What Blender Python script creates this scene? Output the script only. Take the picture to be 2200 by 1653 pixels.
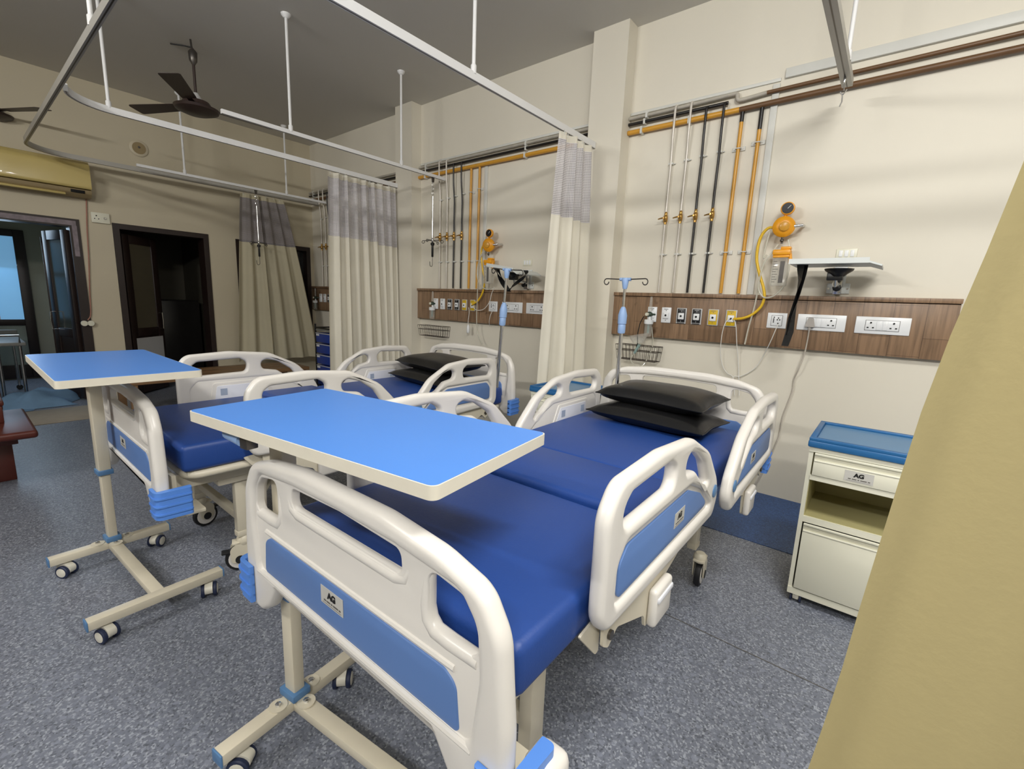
import bpy, bmesh, math, random
from mathutils import Vector, Matrix
random.seed(7)
C = bpy.context.scene.collection
for o in list(bpy.data.objects): bpy.data.objects.remove(o)
PI = math.pi
def R(d): return math.radians(d)

# ------------------------------------------------------------------ camera, world, lights, exposure
YAW, PIT, ROLL, FPX, CAMH = 0.681888108, 0.17892565, 0.0395566990, 985.4, 1.32
c_f = Vector((-math.cos(PIT)*math.sin(YAW), math.cos(PIT)*math.cos(YAW), -math.sin(PIT)))
c_r0 = Vector((math.cos(YAW), math.sin(YAW), 0)); c_u0 = c_r0.cross(c_f)
c_r = c_r0*math.cos(ROLL) + c_u0*math.sin(ROLL); c_u = -c_r0*math.sin(ROLL) + c_u0*math.cos(ROLL)
cd = bpy.data.cameras.new('camera'); cam = bpy.data.objects.new('camera', cd); C.objects.link(cam)
cam.matrix_world = Matrix(((c_r.x, c_u.x, -c_f.x, 0), (c_r.y, c_u.y, -c_f.y, 0), (c_r.z, c_u.z, -c_f.z, CAMH), (0, 0, 0, 1)))
cd.sensor_fit = 'HORIZONTAL'; cd.sensor_width = 36; cd.lens = FPX*36/2200; cd.clip_start = 0.02
bpy.context.scene.camera = cam
vs = bpy.context.scene.view_settings
vs.view_transform = 'Standard'; vs.look = 'None'; vs.gamma = 1; vs.use_curve_mapping = False
vs.exposure = 0.0
w = bpy.data.worlds.new('world'); bpy.context.scene.world = w; w.use_nodes = True
w.node_tree.nodes['Background'].inputs[0].default_value = (0.55, 0.62, 0.7, 1)
w.node_tree.nodes['Background'].inputs[1].default_value = 0.1
def area(name, loc, target, sx, sy, power, col=(1, 1, 1)):
    l = bpy.data.lights.new(name, 'AREA'); l.shape = 'RECTANGLE'; l.size = sx; l.size_y = sy
    l.energy = power; l.color = col
    o = bpy.data.objects.new(name, l); C.objects.link(o); o.location = loc
    d = Vector(target) - Vector(loc); o.rotation_euler = d.to_track_quat('-Z', 'Y').to_euler(); return o
area('tube_light_near', (1.05, -1.6, 3.12), (-0.6, 3.6, 3.0), 1.25, 0.10, 90, (1.0, 0.985, 0.945))
area('tube_light_overhead', (0.6, 0.85, 3.40), (0.3, 1.3, 0.0), 1.25, 0.10, 68, (1.0, 0.985, 0.945))
area('fill_light_side', (-2.6, -2.4, 3.05), (-3.4, 2.2, 3.0), 1.2, 0.08, 72, (1.0, 0.98, 0.94))  # added fill lamp that brightens the left bays, far wall and ceiling
area('corridor_light', (-8.9, 0.35, 1.9), (-7.4, 0.3, 0.8), 0.6, 0.9, 11, (0.62, 0.8, 1.0))

# ------------------------------------------------------------------ points from sight lines onto real planes
def ray(x, y): return c_f*FPX + c_r*(x-1100) - c_u*(y-826.5)
def onx(x, y, X): d = ray(x, y); return Vector((0, 0, CAMH)) + d*(X/d.x)
def ony(x, y, Y): d = ray(x, y); return Vector((0, 0, CAMH)) + d*(Y/d.y)
def onz(x, y, Z): d = ray(x, y); return Vector((0, 0, CAMH)) + d*((Z-CAMH)/d.z)

# ------------------------------------------------------------------ materials
def lin(c): return tuple(((v/255)/12.92 if v/255 <= 0.04045 else ((v/255+0.055)/1.055)**2.4) for v in c)
MATS = {}
def mat(name, col, rough=0.5, metal=0.0, var=0.06, vs_=6.0, bump=0.0, bs=60.0, spec=0.5, trans=0.0, alpha=1.0, emit=0, coat=0.0):
    m = bpy.data.materials.new(name); m.use_nodes = True; nt = m.node_tree; b = nt.nodes['Principled BSDF']
    b.inputs['Roughness'].default_value = rough; b.inputs['Metallic'].default_value = metal
    b.inputs['Specular IOR Level'].default_value = spec
    b.inputs['Transmission Weight'].default_value = trans; b.inputs['Alpha'].default_value = alpha
    b.inputs['Coat Weight'].default_value = coat
    l = lin(col)
    tc = nt.nodes.new('ShaderNodeTexCoord')
    if var > 0:
        n = nt.nodes.new('ShaderNodeTexNoise'); n.inputs['Scale'].default_value = vs_; n.inputs['Detail'].default_value = 4
        nt.links.new(tc.outputs['Object'], n.inputs['Vector'])
        mx = nt.nodes.new('ShaderNodeMix'); mx.data_type = 'RGBA'
        mx.inputs[6].default_value = tuple(v*(1-var) for v in l)+(1,); mx.inputs[7].default_value = tuple(min(1, v*(1+var)) for v in l)+(1,)
        nt.links.new(n.outputs['Fac'], mx.inputs[0]); nt.links.new(mx.outputs[2], b.inputs['Base Color'])
    else: b.inputs['Base Color'].default_value = l+(1,)
    if bump > 0:
        n2 = nt.nodes.new('ShaderNodeTexNoise'); n2.inputs['Scale'].default_value = bs; n2.inputs['Detail'].default_value = 3
        nt.links.new(tc.outputs['Object'], n2.inputs['Vector'])
        bp = nt.nodes.new('ShaderNodeBump'); bp.inputs['Strength'].default_value = bump; bp.inputs['Distance'].default_value = 0.005
        nt.links.new(n2.outputs['Fac'], bp.inputs['Height']); nt.links.new(bp.outputs['Normal'], b.inputs['Normal'])
    if emit:
        b.inputs['Emission Color'].default_value = l+(1,); b.inputs['Emission Strength'].default_value = emit
    MATS[name] = m; return m
M = MATS
mat('wall_cream', (224, 218, 203), 0.55, var=0.03, vs_=2.2, bump=0.06, bs=9)
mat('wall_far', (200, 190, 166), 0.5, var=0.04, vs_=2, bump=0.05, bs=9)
mat('ceiling_grey', (212, 209, 202), 0.7, var=0.03, vs_=1.5)
mat('white_paint', (232, 232, 232), 0.35, var=0.02)
mat('grey_alu', (178, 175, 168), 0.4, metal=0.15, var=0.08)
mat('bed_plastic', (226, 222, 216), 0.30, var=0.015, spec=0.5)
mat('bed_metal', (216, 208, 188), 0.35, var=0.05, vs_=14)
mat('panel_blue', (92, 126, 184), 0.45, var=0.03)
mat('bumper_blue', (88, 140, 222), 0.4, var=0.03)
mat('mattress_blue', (32, 68, 140), 0.46, var=0.05, vs_=3, bump=0.10, bs=160)
mat('mattress_seam', (16, 52, 140), 0.5, var=0.04)
mat('vinyl_black', (22, 22, 23), 0.34, var=0.2, vs_=9, bump=0.18, bs=22)
mat('table_blue', (84, 142, 226), 0.34, var=0.02)
mat('table_edge', (226, 220, 204), 0.4, var=0.05, vs_=30)
mat('collar_blue', (88, 130, 176), 0.45)
mat('caster_white', (226, 222, 208), 0.4)
mat('tyre_black', (24, 24, 27), 0.6)
mat('tyre_navy', (34, 44, 74), 0.55)
mat('chrome', (215, 215, 215), 0.18, metal=1.0, var=0.03)
mat('steel_dark', (96, 92, 88), 0.35, metal=0.8)
mat('brass', (190, 150, 84), 0.28, metal=0.9, var=0.15, vs_=40)
mat('pipe_white', (206, 200, 190), 0.3, metal=0.15, var=0.1, vs_=20)
mat('pipe_dirty', (176, 170, 158), 0.5, var=0.25, vs_=12)
mat('pipe_black', (30, 28, 27), 0.3, var=0.25, vs_=12)
mat('pipe_yellow', (208, 152, 54), 0.3, var=0.1, vs_=8)
mat('pipe_brown', (104, 74, 46), 0.45, var=0.3, vs_=5)
mat('trunk_white', (212, 212, 206), 0.45, var=0.05)
mat('socket_white', (232, 234, 236), 0.3, var=0.01)
mat('socket_cream', (226, 224, 206), 0.35, var=0.02)
mat('plate_grey', (190, 190, 190), 0.4, var=0.03)
mat('face_black', (20, 20, 24), 0.4)
mat('face_yellow', (214, 178, 28), 0.45)
mat('ink_black', (16, 14, 14), 0.6, var=0)
mat('ink_grey', (96, 92, 88), 0.6, var=0)
mat('label_silver', (196, 194, 188), 0.4, var=0.03)
mat('hole_black', (10, 10, 10), 0.8, var=0)
mat('regulator_yellow', (234, 160, 28), 0.35, var=0.03)
mat('hose_yellow', (226, 184, 40), 0.35, var=0.06)
mat('clear_tube', (232, 230, 216), 0.12, trans=0.4, alpha=0.8, var=0)
mat('clear_plastic', (232, 232, 226), 0.1, trans=0.55, alpha=0.42, var=0)
mat('cabinet_metal', (224, 222, 204), 0.4, var=0.02)
mat('cabinet_inner', (176, 168, 120), 0.5, var=0.05)
mat('cabinet_top', (36, 98, 152), 0.35, var=0.03)
mat('cabinet_tray', (92, 134, 172), 0.35, var=0.02)
mat('tray_white', (222, 226, 224), 0.4, var=0.02)
mat('strap_black', (18, 18, 19), 0.35, var=0.1)
mat('wire_basket', (92, 84, 78), 0.4, metal=0.6)
mat('iv_blue', (146, 176, 220), 0.4, var=0.02)
mat('fan_brown', (56, 42, 38), 0.4, var=0.1)
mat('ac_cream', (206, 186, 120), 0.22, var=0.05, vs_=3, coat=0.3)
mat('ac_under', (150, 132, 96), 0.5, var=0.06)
mat('door_wood', (38, 26, 23), 0.42, var=0.25, vs_=7)
mat('door_panel', (92, 86, 70), 0.4, var=0.06)
mat('door_glass', (84, 92, 90), 0.15, trans=0.35, var=0)
mat('pane_frosted', (150, 160, 152), 0.3, var=0.1, vs_=5)
mat('window_day', (120, 178, 222), 0.3, var=0.28, vs_=2.2, emit=0.55)
mat('glass_dark', (36, 34, 32), 0.1, var=0, spec=0.6, trans=0.4)
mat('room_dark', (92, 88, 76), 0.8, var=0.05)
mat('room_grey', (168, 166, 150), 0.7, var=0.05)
mat('bench_wood', (122, 92, 62), 0.45, var=0.25, vs_=8)
mat('bench_red', (82, 36, 28), 0.4, var=0.2, vs_=6)
mat('drawer_blue', (34, 62, 150), 0.4, var=0.04)
mat('cloth_blue', (118, 154, 190), 0.8, var=0.2, vs_=9, bump=0.6, bs=12)
mat('mat_beige', (166, 156, 140), 0.8, var=0.1, vs_=14)
mat('trolley_grey', (128, 128, 124), 0.5, var=0.06)
mat('plug_grey', (176, 170, 164), 0.5)
mat('cord_grey', (192, 184, 172), 0.5)
mat('cord_white', (226, 224, 218), 0.5)
mat('cord_pink', (170, 122, 106), 0.6)
mat('mask_green', (150, 176, 172), 0.3, trans=0.2, var=0.05)
mat('knob_green', (50, 66, 54), 0.4)

def fabric(name, col, var=0.05, trans=0.25):
    m = mat(name, col, 0.85, var=var, vs_=5, bump=0.12, bs=90, spec=0.15)
    nt = m.node_tree; b = nt.nodes['Principled BSDF']; out = nt.nodes['Material Output']
    t = nt.nodes.new('ShaderNodeBsdfTranslucent'); t.inputs[0].default_value = lin(col)+(1,)
    mx = nt.nodes.new('ShaderNodeMixShader'); mx.inputs[0].default_value = trans
    nt.links.new(b.outputs[0], mx.inputs[1]); nt.links.new(t.outputs[0], mx.inputs[2]); nt.links.new(mx.outputs[0], out.inputs[0]); return m
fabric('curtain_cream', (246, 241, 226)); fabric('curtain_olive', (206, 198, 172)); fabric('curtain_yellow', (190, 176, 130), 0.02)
def net(name, light, dark):
    m = bpy.data.materials.new(name); m.use_nodes = True; nt = m.node_tree; b = nt.nodes['Principled BSDF']; out = nt.nodes['Material Output']
    b.inputs['Roughness'].default_value = 0.8
    uv = nt.nodes.new('ShaderNodeUVMap'); br = nt.nodes.new('ShaderNodeTexBrick'); br.offset = 0.0; br.squash = 1.0
    br.inputs['Scale'].default_value = 1.0; br.inputs['Brick Width'].default_value = 0.0125; br.inputs['Row Height'].default_value = 0.0125
    br.inputs['Mortar Size'].default_value = 0.0026; br.inputs['Mortar Smooth'].default_value = 0.2; br.inputs['Bias'].default_value = 0
    br.inputs[1].default_value = lin(dark)+(1,); br.inputs[2].default_value = lin(dark)+(1,); br.inputs[3].default_value = lin(light)+(1,)
    nt.links.new(uv.outputs[0], br.inputs[0]); nt.links.new(br.outputs[0], b.inputs['Base Color'])
    tr = nt.nodes.new('ShaderNodeBsdfTransparent'); mx = nt.nodes.new('ShaderNodeMixShader')
    mt = nt.nodes.new('ShaderNodeMath'); mt.operation = 'MULTIPLY_ADD'; mt.inputs[1].default_value = -0.32; mt.inputs[2].default_value = 0.36
    nt.links.new(br.outputs[1], mt.inputs[0]); nt.links.new(mt.outputs[0], mx.inputs[0])
    nt.links.new(b.outputs[0], mx.inputs[1]); nt.links.new(tr.outputs[0], mx.inputs[2]); nt.links.new(mx.outputs[0], out.inputs[0]); M[name] = m
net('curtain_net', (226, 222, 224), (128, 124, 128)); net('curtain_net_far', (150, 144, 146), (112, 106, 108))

def floor_mat(name, base, speck):
    m = bpy.data.materials.new(name); m.use_nodes = True; nt = m.node_tree; b = nt.nodes['Principled BSDF']; L = nt.links.new
    b.inputs['Roughness'].default_value = 0.42; b.inputs['Specular IOR Level'].default_value = 0.4
    tc = nt.nodes.new('ShaderNodeTexCoord')
    def noise(s, d=3):
        n = nt.nodes.new('ShaderNodeTexNoise'); n.inputs['Scale'].default_value = s; n.inputs['Detail'].default_value = d; L(tc.outputs['Object'], n.inputs['Vector']); return n
    def ramp(src, stops):
        r = nt.nodes.new('ShaderNodeValToRGB'); L(src, r.inputs[0])
        for i, (p, c) in enumerate(stops):
            e = r.color_ramp.elements[i] if i < 2 else r.color_ramp.elements.new(p)
            e.position = p; e.color = (c, c, c, 1) if not isinstance(c, tuple) else c
        return r
    def mix(f, a, bb):
        x = nt.nodes.new('ShaderNodeMix'); x.data_type = 'RGBA'; L(f, x.inputs[0])
        for k, v in ((6, a), (7, bb)):
            if isinstance(v, tuple): x.inputs[k].default_value = v
            else: L(v, x.inputs[k])
        return x.outputs[2]
    bl = lin(base)
    big = noise(1.3, 4)
    col = mix(big.outputs['Fac'], tuple(v*0.9 for v in bl)+(1,), tuple(v*1.08 for v in bl)+(1,))
    def fleck(scale, chan, lo, hi):
        v = nt.nodes.new('ShaderNodeTexVoronoi'); v.inputs['Scale'].default_value = scale; L(tc.outputs['Object'], v.inputs['Vector'])
        sp = nt.nodes.new('ShaderNodeSeparateColor'); L(v.outputs['Color'], sp.inputs[0])
        return ramp(sp.outputs[chan], [(lo, 0.0), (hi, 1.0)]).outputs[0]
    col = mix(fleck(170, 0, 0.55, 1.0), col, lin(speck)+(1,))
    col = mix(fleck(170, 1, 0.70, 1.1), col, tuple(v*0.55 for v in bl)+(1,))
    col = mix(fleck(75, 2, 0.90, 1.05), col, tuple(min(1, v*1.35) for v in bl)+(1,))
    vo = nt.nodes.new('ShaderNodeTexVoronoi'); vo.inputs['Scale'].default_value = 26; vo.inputs['Randomness'].default_value = 1; L(tc.outputs['Object'], vo.inputs['Vector'])
    dot = ramp(vo.outputs['Distance'], [(0.0, 1.0), (0.10, 0.0)])
    sel = ramp(vo.outputs['Color'], [(0.62, 0.0), (0.66, 1.0)])
    mu = nt.nodes.new('ShaderNodeMath'); mu.operation = 'MULTIPLY'; L(dot.outputs[0], mu.inputs[0]); L(sel.outputs[0], mu.inputs[1])
    col = mix(mu.outputs[0], col, lin((34, 34, 42))+(1,))
    L(col, b.inputs['Base Color'])
    bp = nt.nodes.new('ShaderNodeBump'); bp.inputs['Strength'].default_value = 0.05; bp.inputs['Distance'].default_value = 0.001
    L(noise(220, 2).outputs['Fac'], bp.inputs['Height']); L(bp.outputs['Normal'], b.inputs['Normal'])
    M[name] = m
floor_mat('floor_vinyl', (116, 121, 134), (164, 169, 180)); floor_mat('floor_blue', (44, 76, 128), (64, 98, 150))

def wood_mat(name, cols, sx=9.0):
    m = bpy.data.materials.new(name); m.use_nodes = True; nt = m.node_tree; b = nt.nodes['Principled BSDF']; L = nt.links.new
    b.inputs['Roughness'].default_value = 0.42
    tc = nt.nodes.new('ShaderNodeTexCoord')
    br = nt.nodes.new('ShaderNodeTexBrick'); br.offset = 0.37; br.inputs['Scale'].default_value = 1
    br.inputs['Brick Width'].default_value = 0.30; br.inputs['Row Height'].default_value = 0.15; br.inputs['Mortar Size'].default_value = 0.0012
    br.inputs[1].default_value = lin(cols[0])+(1,); br.inputs[2].default_value = lin(cols[1])+(1,); br.inputs[3].default_value = lin(cols[2])+(1,)
    mp = nt.nodes.new('ShaderNodeMapping'); mp.inputs['Rotation'].default_value = (R(90), 0, 0)
    sw = nt.nodes.new('ShaderNodeSeparateXYZ'); cb = nt.nodes.new('ShaderNodeCombineXYZ'); L(tc.outputs['Object'], sw.inputs[0])
    L(sw.outputs[2], cb.inputs[0]); L(sw.outputs[0], cb.inputs[1]); L(cb.outputs[0], br.inputs[0])
    n = nt.nodes.new('ShaderNodeTexNoise'); n.inputs['Scale'].default_value = 1; n.inputs['Detail'].default_value = 5
    m2 = nt.nodes.new('ShaderNodeMapping'); m2.inputs['Scale'].default_value = (70, 70, 4); L(tc.outputs['Object'], m2.inputs[0]); L(m2.outputs[0], n.inputs['Vector'])
    r = nt.nodes.new('ShaderNodeValToRGB'); L(n.outputs['Fac'], r.inputs[0])
    r.color_ramp.elements[0].position = 0.32; r.color_ramp.elements[0].color = (0.62, 0.6, 0.58, 1); r.color_ramp.elements[1].position = 0.62; r.color_ramp.elements[1].color = (1.12, 1.1, 1.08, 1)
    mx = nt.nodes.new('ShaderNodeMix'); mx.data_type = 'RGBA'; mx.blend_type = 'MULTIPLY'; mx.inputs[0].default_value = 0.85
    L(br.outputs[0], mx.inputs[6]); L(r.outputs[0], mx.inputs[7])
    k = nt.nodes.new('ShaderNodeTexNoise'); k.inputs['Scale'].default_value = 9; L(tc.outputs['Object'], k.inputs['Vector'])
    r2 = nt.nodes.new('ShaderNodeValToRGB'); L(k.outputs['Fac'], r2.inputs[0]); r2.color_ramp.elements[0].position = 0.24; r2.color_ramp.elements[1].position = 0.33
    r2.color_ramp.elements[0].color = (0.45, 0.4, 0.36, 1); r2.color_ramp.elements[1].color = (1, 1, 1, 1)
    mx2 = nt.nodes.new('ShaderNodeMix'); mx2.data_type = 'RGBA'; mx2.blend_type = 'MULTIPLY'; mx2.inputs[0].default_value = 1
    L(mx.outputs[2], mx2.inputs[6]); L(r2.outputs[0], mx2.inputs[7]); L(mx2.outputs[2], b.inputs['Base Color']); M[name] = m
wood_mat('laminate_wood', ((150, 122, 96), (128, 102, 78), (84, 64, 48)))

# ------------------------------------------------------------------ mesh helpers
class MB:
    def __init__(s): s.v = []; s.f = []; s.uv = None
    def add(s, vs_, fs):
        o = len(s.v); s.v += [tuple(v) for v in vs_]; s.f += [tuple(i+o for i in f) for f in fs]; return s
    def box(s, lo, hi, bev=0.0, seg=2, rot=None, mtx=None):
        lo = Vector(lo); hi = Vector(hi); c = (lo+hi)/2; d = hi-lo
        bm = bmesh.new(); bmesh.ops.create_cube(bm, size=1.0)
        for v in bm.verts: v.co = Vector((v.co.x*d.x, v.co.y*d.y, v.co.z*d.z))
        if bev > 0: bmesh.ops.bevel(bm, geom=list(bm.edges), offset=min(bev, min(abs(d.x), abs(d.y), abs(d.z))*0.49), segments=seg, profile=0.5, affect='EDGES')
        m = Matrix.Translation(c) @ (rot.to_4x4() if rot else Matrix.Identity(4))
        if mtx: m = mtx @ m
        bm.verts.index_update()
        s.add([m @ v.co for v in bm.verts], [[v.index for v in f.verts] for f in bm.faces]); bm.free(); return s
    def cyl(s, a, b, r, r2=None, n=14, cap=True):
        a = Vector(a); b = Vector(b); d = (b-a).normalized(); r2 = r if r2 is None else r2
        u = d.orthogonal().normalized(); w_ = d.cross(u); vs_ = []
        for p, rr in ((a, r), (b, r2)):
            for i in range(n):
                t = 2*PI*i/n; vs_.append(p+u*math.cos(t)*rr+w_*math.sin(t)*rr)
        fs = [(i, (i+1) % n, n+(i+1) % n, n+i) for i in range(n)]
        if cap: fs += [tuple(range(n-1, -1, -1)), tuple(range(n, 2*n))]
        return s.add(vs_, fs)
    def tube(s, pts, r, n=8, closed=False):
        P = [Vector(p) for p in pts]; N = len(P); rs = r if isinstance(r, (list, tuple)) else [r]*N
        T = []
        for i in range(N):
            a = P[(i-1) % N] if (closed or i > 0) else P[i]; b = P[(i+1) % N] if (closed or i < N-1) else P[i]
            t = (b-a); T.append(t.normalized() if t.length > 1e-9 else Vector((0, 0, 1)))
        u = T[0].orthogonal().normalized(); vs_ = []
        for i in range(N):
            u = (u-T[i]*u.dot(T[i])); u = u.normalized() if u.length > 1e-6 else T[i].orthogonal().normalized()
            w_ = T[i].cross(u)
            for k in range(n):
                t = 2*PI*k/n; vs_.append(P[i]+(u*math.cos(t)+w_*math.sin(t))*rs[i])
        fs = []
        for i in range(N if closed else N-1):
            j = (i+1) % N
            for k in range(n): fs.append((i*n+k, i*n+(k+1) % n, j*n+(k+1) % n, j*n+k))
        if not closed: fs += [tuple(range(n-1, -1, -1)), tuple(range((N-1)*n, N*n))]
        return s.add(vs_, fs)
    def lathe(s, prof, o=(0, 0, 0), axis=(0, 0, 1), n=20):
        o = Vector(o); d = Vector(axis).normalized(); u = d.orthogonal().normalized(); w_ = d.cross(u); vs_ = []
        for r, h in prof:
            for i in range(n):
                t = 2*PI*i/n; vs_.append(o+d*h+(u*math.cos(t)+w_*math.sin(t))*max(r, 1e-4))
        fs = []
        for j in range(len(prof)-1):
            for i in range(n): fs.append((j*n+i, j*n+(i+1) % n, (j+1)*n+(i+1) % n, (j+1)*n+i))
        fs += [tuple(range(n-1, -1, -1)), tuple(range((len(prof)-1)*n, len(prof)*n))]
        return s.add(vs_, fs)
    def prism(s, poly, a, b, mp=lambda x, y, h: (x, y, h)):
        n = len(poly); vs_ = [mp(x, y, a) for x, y in poly]+[mp(x, y, b) for x, y in poly]
        fs = [(i, (i+1) % n, n+(i+1) % n, n+i) for i in range(n)]+[tuple(range(n-1, -1, -1)), tuple(range(n, 2*n))]
        return s.add(vs_, fs)
    def grid(s, fn, nu, nv):
        vs_ = [fn(i/nu, j/nv) for j in range(nv+1) for i in range(nu+1)]
        fs = [(j*(nu+1)+i, j*(nu+1)+i+1, (j+1)*(nu+1)+i+1, (j+1)*(nu+1)+i) for j in range(nv) for i in range(nu)]
        return s.add(vs_, fs)
    def ball(s, c, rx, ry, rz, n=14, m=9, mtx=None):
        c = Vector(c); vs_ = []
        for j in range(m+1):
            p = PI*j/m
            for i in range(n):
                t = 2*PI*i/n; v = Vector((rx*math.sin(p)*math.cos(t), ry*math.sin(p)*math.sin(t), rz*math.cos(p)))
                vs_.append(c+(mtx @ v if mtx else v))
        fs = [(j*n+i, (j+1)*n+i, (j+1)*n+(i+1) % n, j*n+(i+1) % n) for j in range(m) for i in range(n)]
        return s.add(vs_, fs)
    def mesh(s, name, ang=40):
        me = bpy.data.meshes.new(name); me.from_pydata(s.v, [], s.f)
        bm = bmesh.new(); bm.from_mesh(me); bmesh.ops.recalc_face_normals(bm, faces=bm.faces); bm.to_mesh(me); bm.free()
        if s.uv:
            ul = me.uv_layers.new(name='UVMap')
            for lp in me.loops: ul.data[lp.index].uv = s.uv[lp.vertex_index]
        finish(me, ang); return me
    def build(s, name, m, parent=None, ang=40): return link(name, s.mesh(name, ang), m, parent)
def finish(me, ang=40):
    if len(me.polygons):
        me.polygons.foreach_set('use_smooth', [True]*len(me.polygons)); me.set_sharp_from_angle(angle=R(ang))
def link(name, me, m, parent=None, loc=None):
    if m is not None and not me.materials: me.materials.append(M[m])
    o = bpy.data.objects.new(name, me); C.objects.link(o)
    if parent is not None: o.parent = parent
    if loc is not None: o.location = loc
    return o
def B(): return MB()
def thing(name, label, cat, loc=(0, 0, 0), rz=0.0, group=None):
    o = bpy.data.objects.new(name, None); o.empty_display_size = 0.05; C.objects.link(o); o.location = loc; o.rotation_euler = (0, 0, rz)
    o['label'] = label; o['category'] = cat
    if group: o['group'] = group
    return o
def tag(o, label, cat, group=None):
    o['label'] = label; o['category'] = cat
    if group: o['group'] = group
    return o
def struct(o): o['kind'] = 'structure'; return o
def rpoly(pts, n=6):
    out = []; N = len(pts)
    for i in range(N):
        p = pts[i]; x = Vector(p[:2]); r = p[2] if len(p) > 2 else 0
        if r <= 0: out.append((x.x, x.y)); continue
        a = Vector(pts[i-1][:2]); b = Vector(pts[(i+1) % N][:2])
        da = (a-x).normalized(); db = (b-x).normalized(); cosv = max(-0.9999, min(0.9999, da.dot(db))); half = math.acos(cosv)/2
        t = min(r/math.tan(half), (a-x).length*0.49, (b-x).length*0.49); p0 = x+da*t; p1 = x+db*t
        k = 0.75
        for j in range(n+1):
            s = j/n; c0 = p0+(x-p0)*0.6; c1 = p1+(x-p1)*0.6
            q = p0*(1-s)**3+c0*3*s*(1-s)**2+c1*3*s*s*(1-s)+p1*s**3; out.append((q.x, q.y))
    return out
def smooth_closed(pts, n=6):
    out = []; N = len(pts); P = [Vector(p) for p in pts]
    for i in range(N):
        p0, p1, p2, p3 = P[i-1], P[i], P[(i+1) % N], P[(i+2) % N]
        for j in range(n):
            t = j/n; out.append(tuple(0.5*((2*p1)+(p2-p0)*t+(2*p0-5*p1+4*p2-p3)*t*t+(-p0+3*p1-3*p2+p3)*t**3)))
    return out
def smooth(pts, n=6):
    P = [Vector(p) for p in pts]; P = [P[0]*2-P[1]]+P+[P[-1]*2-P[-2]]; out = []
    for i in range(1, len(P)-2):
        p0, p1, p2, p3 = P[i-1], P[i], P[i+1], P[i+2]
        for j in range(n):
            t = j/n; out.append(0.5*((2*p1)+(p2-p0)*t+(2*p0-5*p1+4*p2-p3)*t*t+(-p0+3*p1-3*p2+p3)*t**3))
    out.append(P[-2]); return out
def plate_mesh(name, outline, holes, half, bev, mp, res=3, ang=50):
    cu = bpy.data.curves.new(name, 'CURVE'); cu.dimensions = '2D'; cu.fill_mode = 'BOTH'
    cu.extrude = max(half-bev, 0); cu.bevel_depth = bev; cu.bevel_resolution = res; cu.offset = -bev
    for poly in [outline]+list(holes):
        sp = cu.splines.new('POLY'); sp.points.add(len(poly)-1); sp.use_cyclic_u = True
        for q, p in zip(sp.points, poly): q.co = (p[0], p[1], 0, 1)
    o = bpy.data.objects.new(name, cu); C.objects.link(o); dg = bpy.context.evaluated_depsgraph_get(); dg.update()
    me = bpy.data.meshes.new_from_object(o.evaluated_get(dg)); bpy.data.objects.remove(o); bpy.data.curves.remove(cu)
    me.name = name
    for v in me.vertices: v.co = mp(v.co.x, v.co.y, v.co.z)
    bm = bmesh.new(); bm.from_mesh(me); bmesh.ops.remove_doubles(bm, verts=bm.verts, dist=1e-5); bmesh.ops.recalc_face_normals(bm, faces=bm.faces); bm.to_mesh(me); bm.free()
    finish(me, ang); return me
def text_mesh(txt, size, mp, bold=0.0):
    cu = bpy.data.curves.new('text', 'FONT'); cu.body = txt; cu.size = size; cu.align_x = 'CENTER'; cu.align_y = 'CENTER'; cu.extrude = 0.0004; cu.offset = bold
    o = bpy.data.objects.new('text', cu); C.objects.link(o); dg = bpy.context.evaluated_depsgraph_get(); dg.update()
    me = bpy.data.meshes.new_from_object(o.evaluated_get(dg)); bpy.data.objects.remove(o); bpy.data.curves.remove(cu)
    for v in me.vertices: v.co = mp(v.co.x, v.co.y, v.co.z)
    return me
def maker_label(parent, mp, sx=0.09, sy=0.042):
    """silver sticker with the two letters and a row of tiny print; mp(x,y,h) maps label plane to space"""
    p = B().prism([(-sx/2, -sy/2), (sx/2, -sy/2), (sx/2, sy/2), (-sx/2, sy/2)], 0, 0.001, mp).build('maker_label', 'label_silver', parent)
    # text is a sub-part only when the label itself is a direct part
    host = p if parent.parent is None else parent
    t = text_mesh('AG', sy*0.50, lambda x, y, h: mp(x*1.05, y+sy*0.12, h+0.0014), 0.0012*sy/0.042)
    link('lettering', t, 'ink_black', host)
    f = B(); x = -sx*0.36
    for wd in (0.10, 0.16, 0.06, 0.22, 0.08):
        f.prism([(x, -sy*0.30), (x+sx*wd, -sy*0.30), (x+sx*wd, -sy*0.21), (x, -sy*0.21)], 0.001, 0.0014, mp); x += sx*(wd+0.035)
    f.prism([(-sx*0.42, -sy*0.42), (sx*0.42, -sy*0.42), (sx*0.42, -sy*0.40), (-sx*0.42, -sy*0.40)], 0.001, 0.0014, mp)
    f.build('small_print', 'ink_grey', host); return p

# ------------------------------------------------------------------ the room
W, X0, CE = 3.655, -6.976, 3.454
struct(B().box((X0-0.001, -3.4, -0.15), (3.2, W+0.1, 0)).build('floor', 'floor_vinyl'))
struct(B().box((X0, 2.82, 0.0), (3.0, W, 0.003)).build('trim_1', 'floor_blue'))                         # dark blue strip along the head wall
s = B(); y0 = onz(1408.6, 1310, 0); y1 = onz(1787, 1488, 0)
dv = (y1-y0).normalized(); nn = Vector((-dv.y, dv.x, 0))*0.0022; a = y0-dv*0.35; b_ = y1+dv*2.0
struct(s.add([a-nn+Vector((0, 0, .0012)), b_-nn+Vector((0, 0, .0012)), b_+nn+Vector((0, 0, .0012)), a+nn+Vector((0, 0, .0012))], [(0, 1, 2, 3)]).build('trim_2', 'ink_grey'))   # welded vinyl seam
struct(B().box((-7.2, -3.4, CE), (3.2, W+0.15, CE+0.12)).build('ceiling', 'ceiling_grey'))
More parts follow.
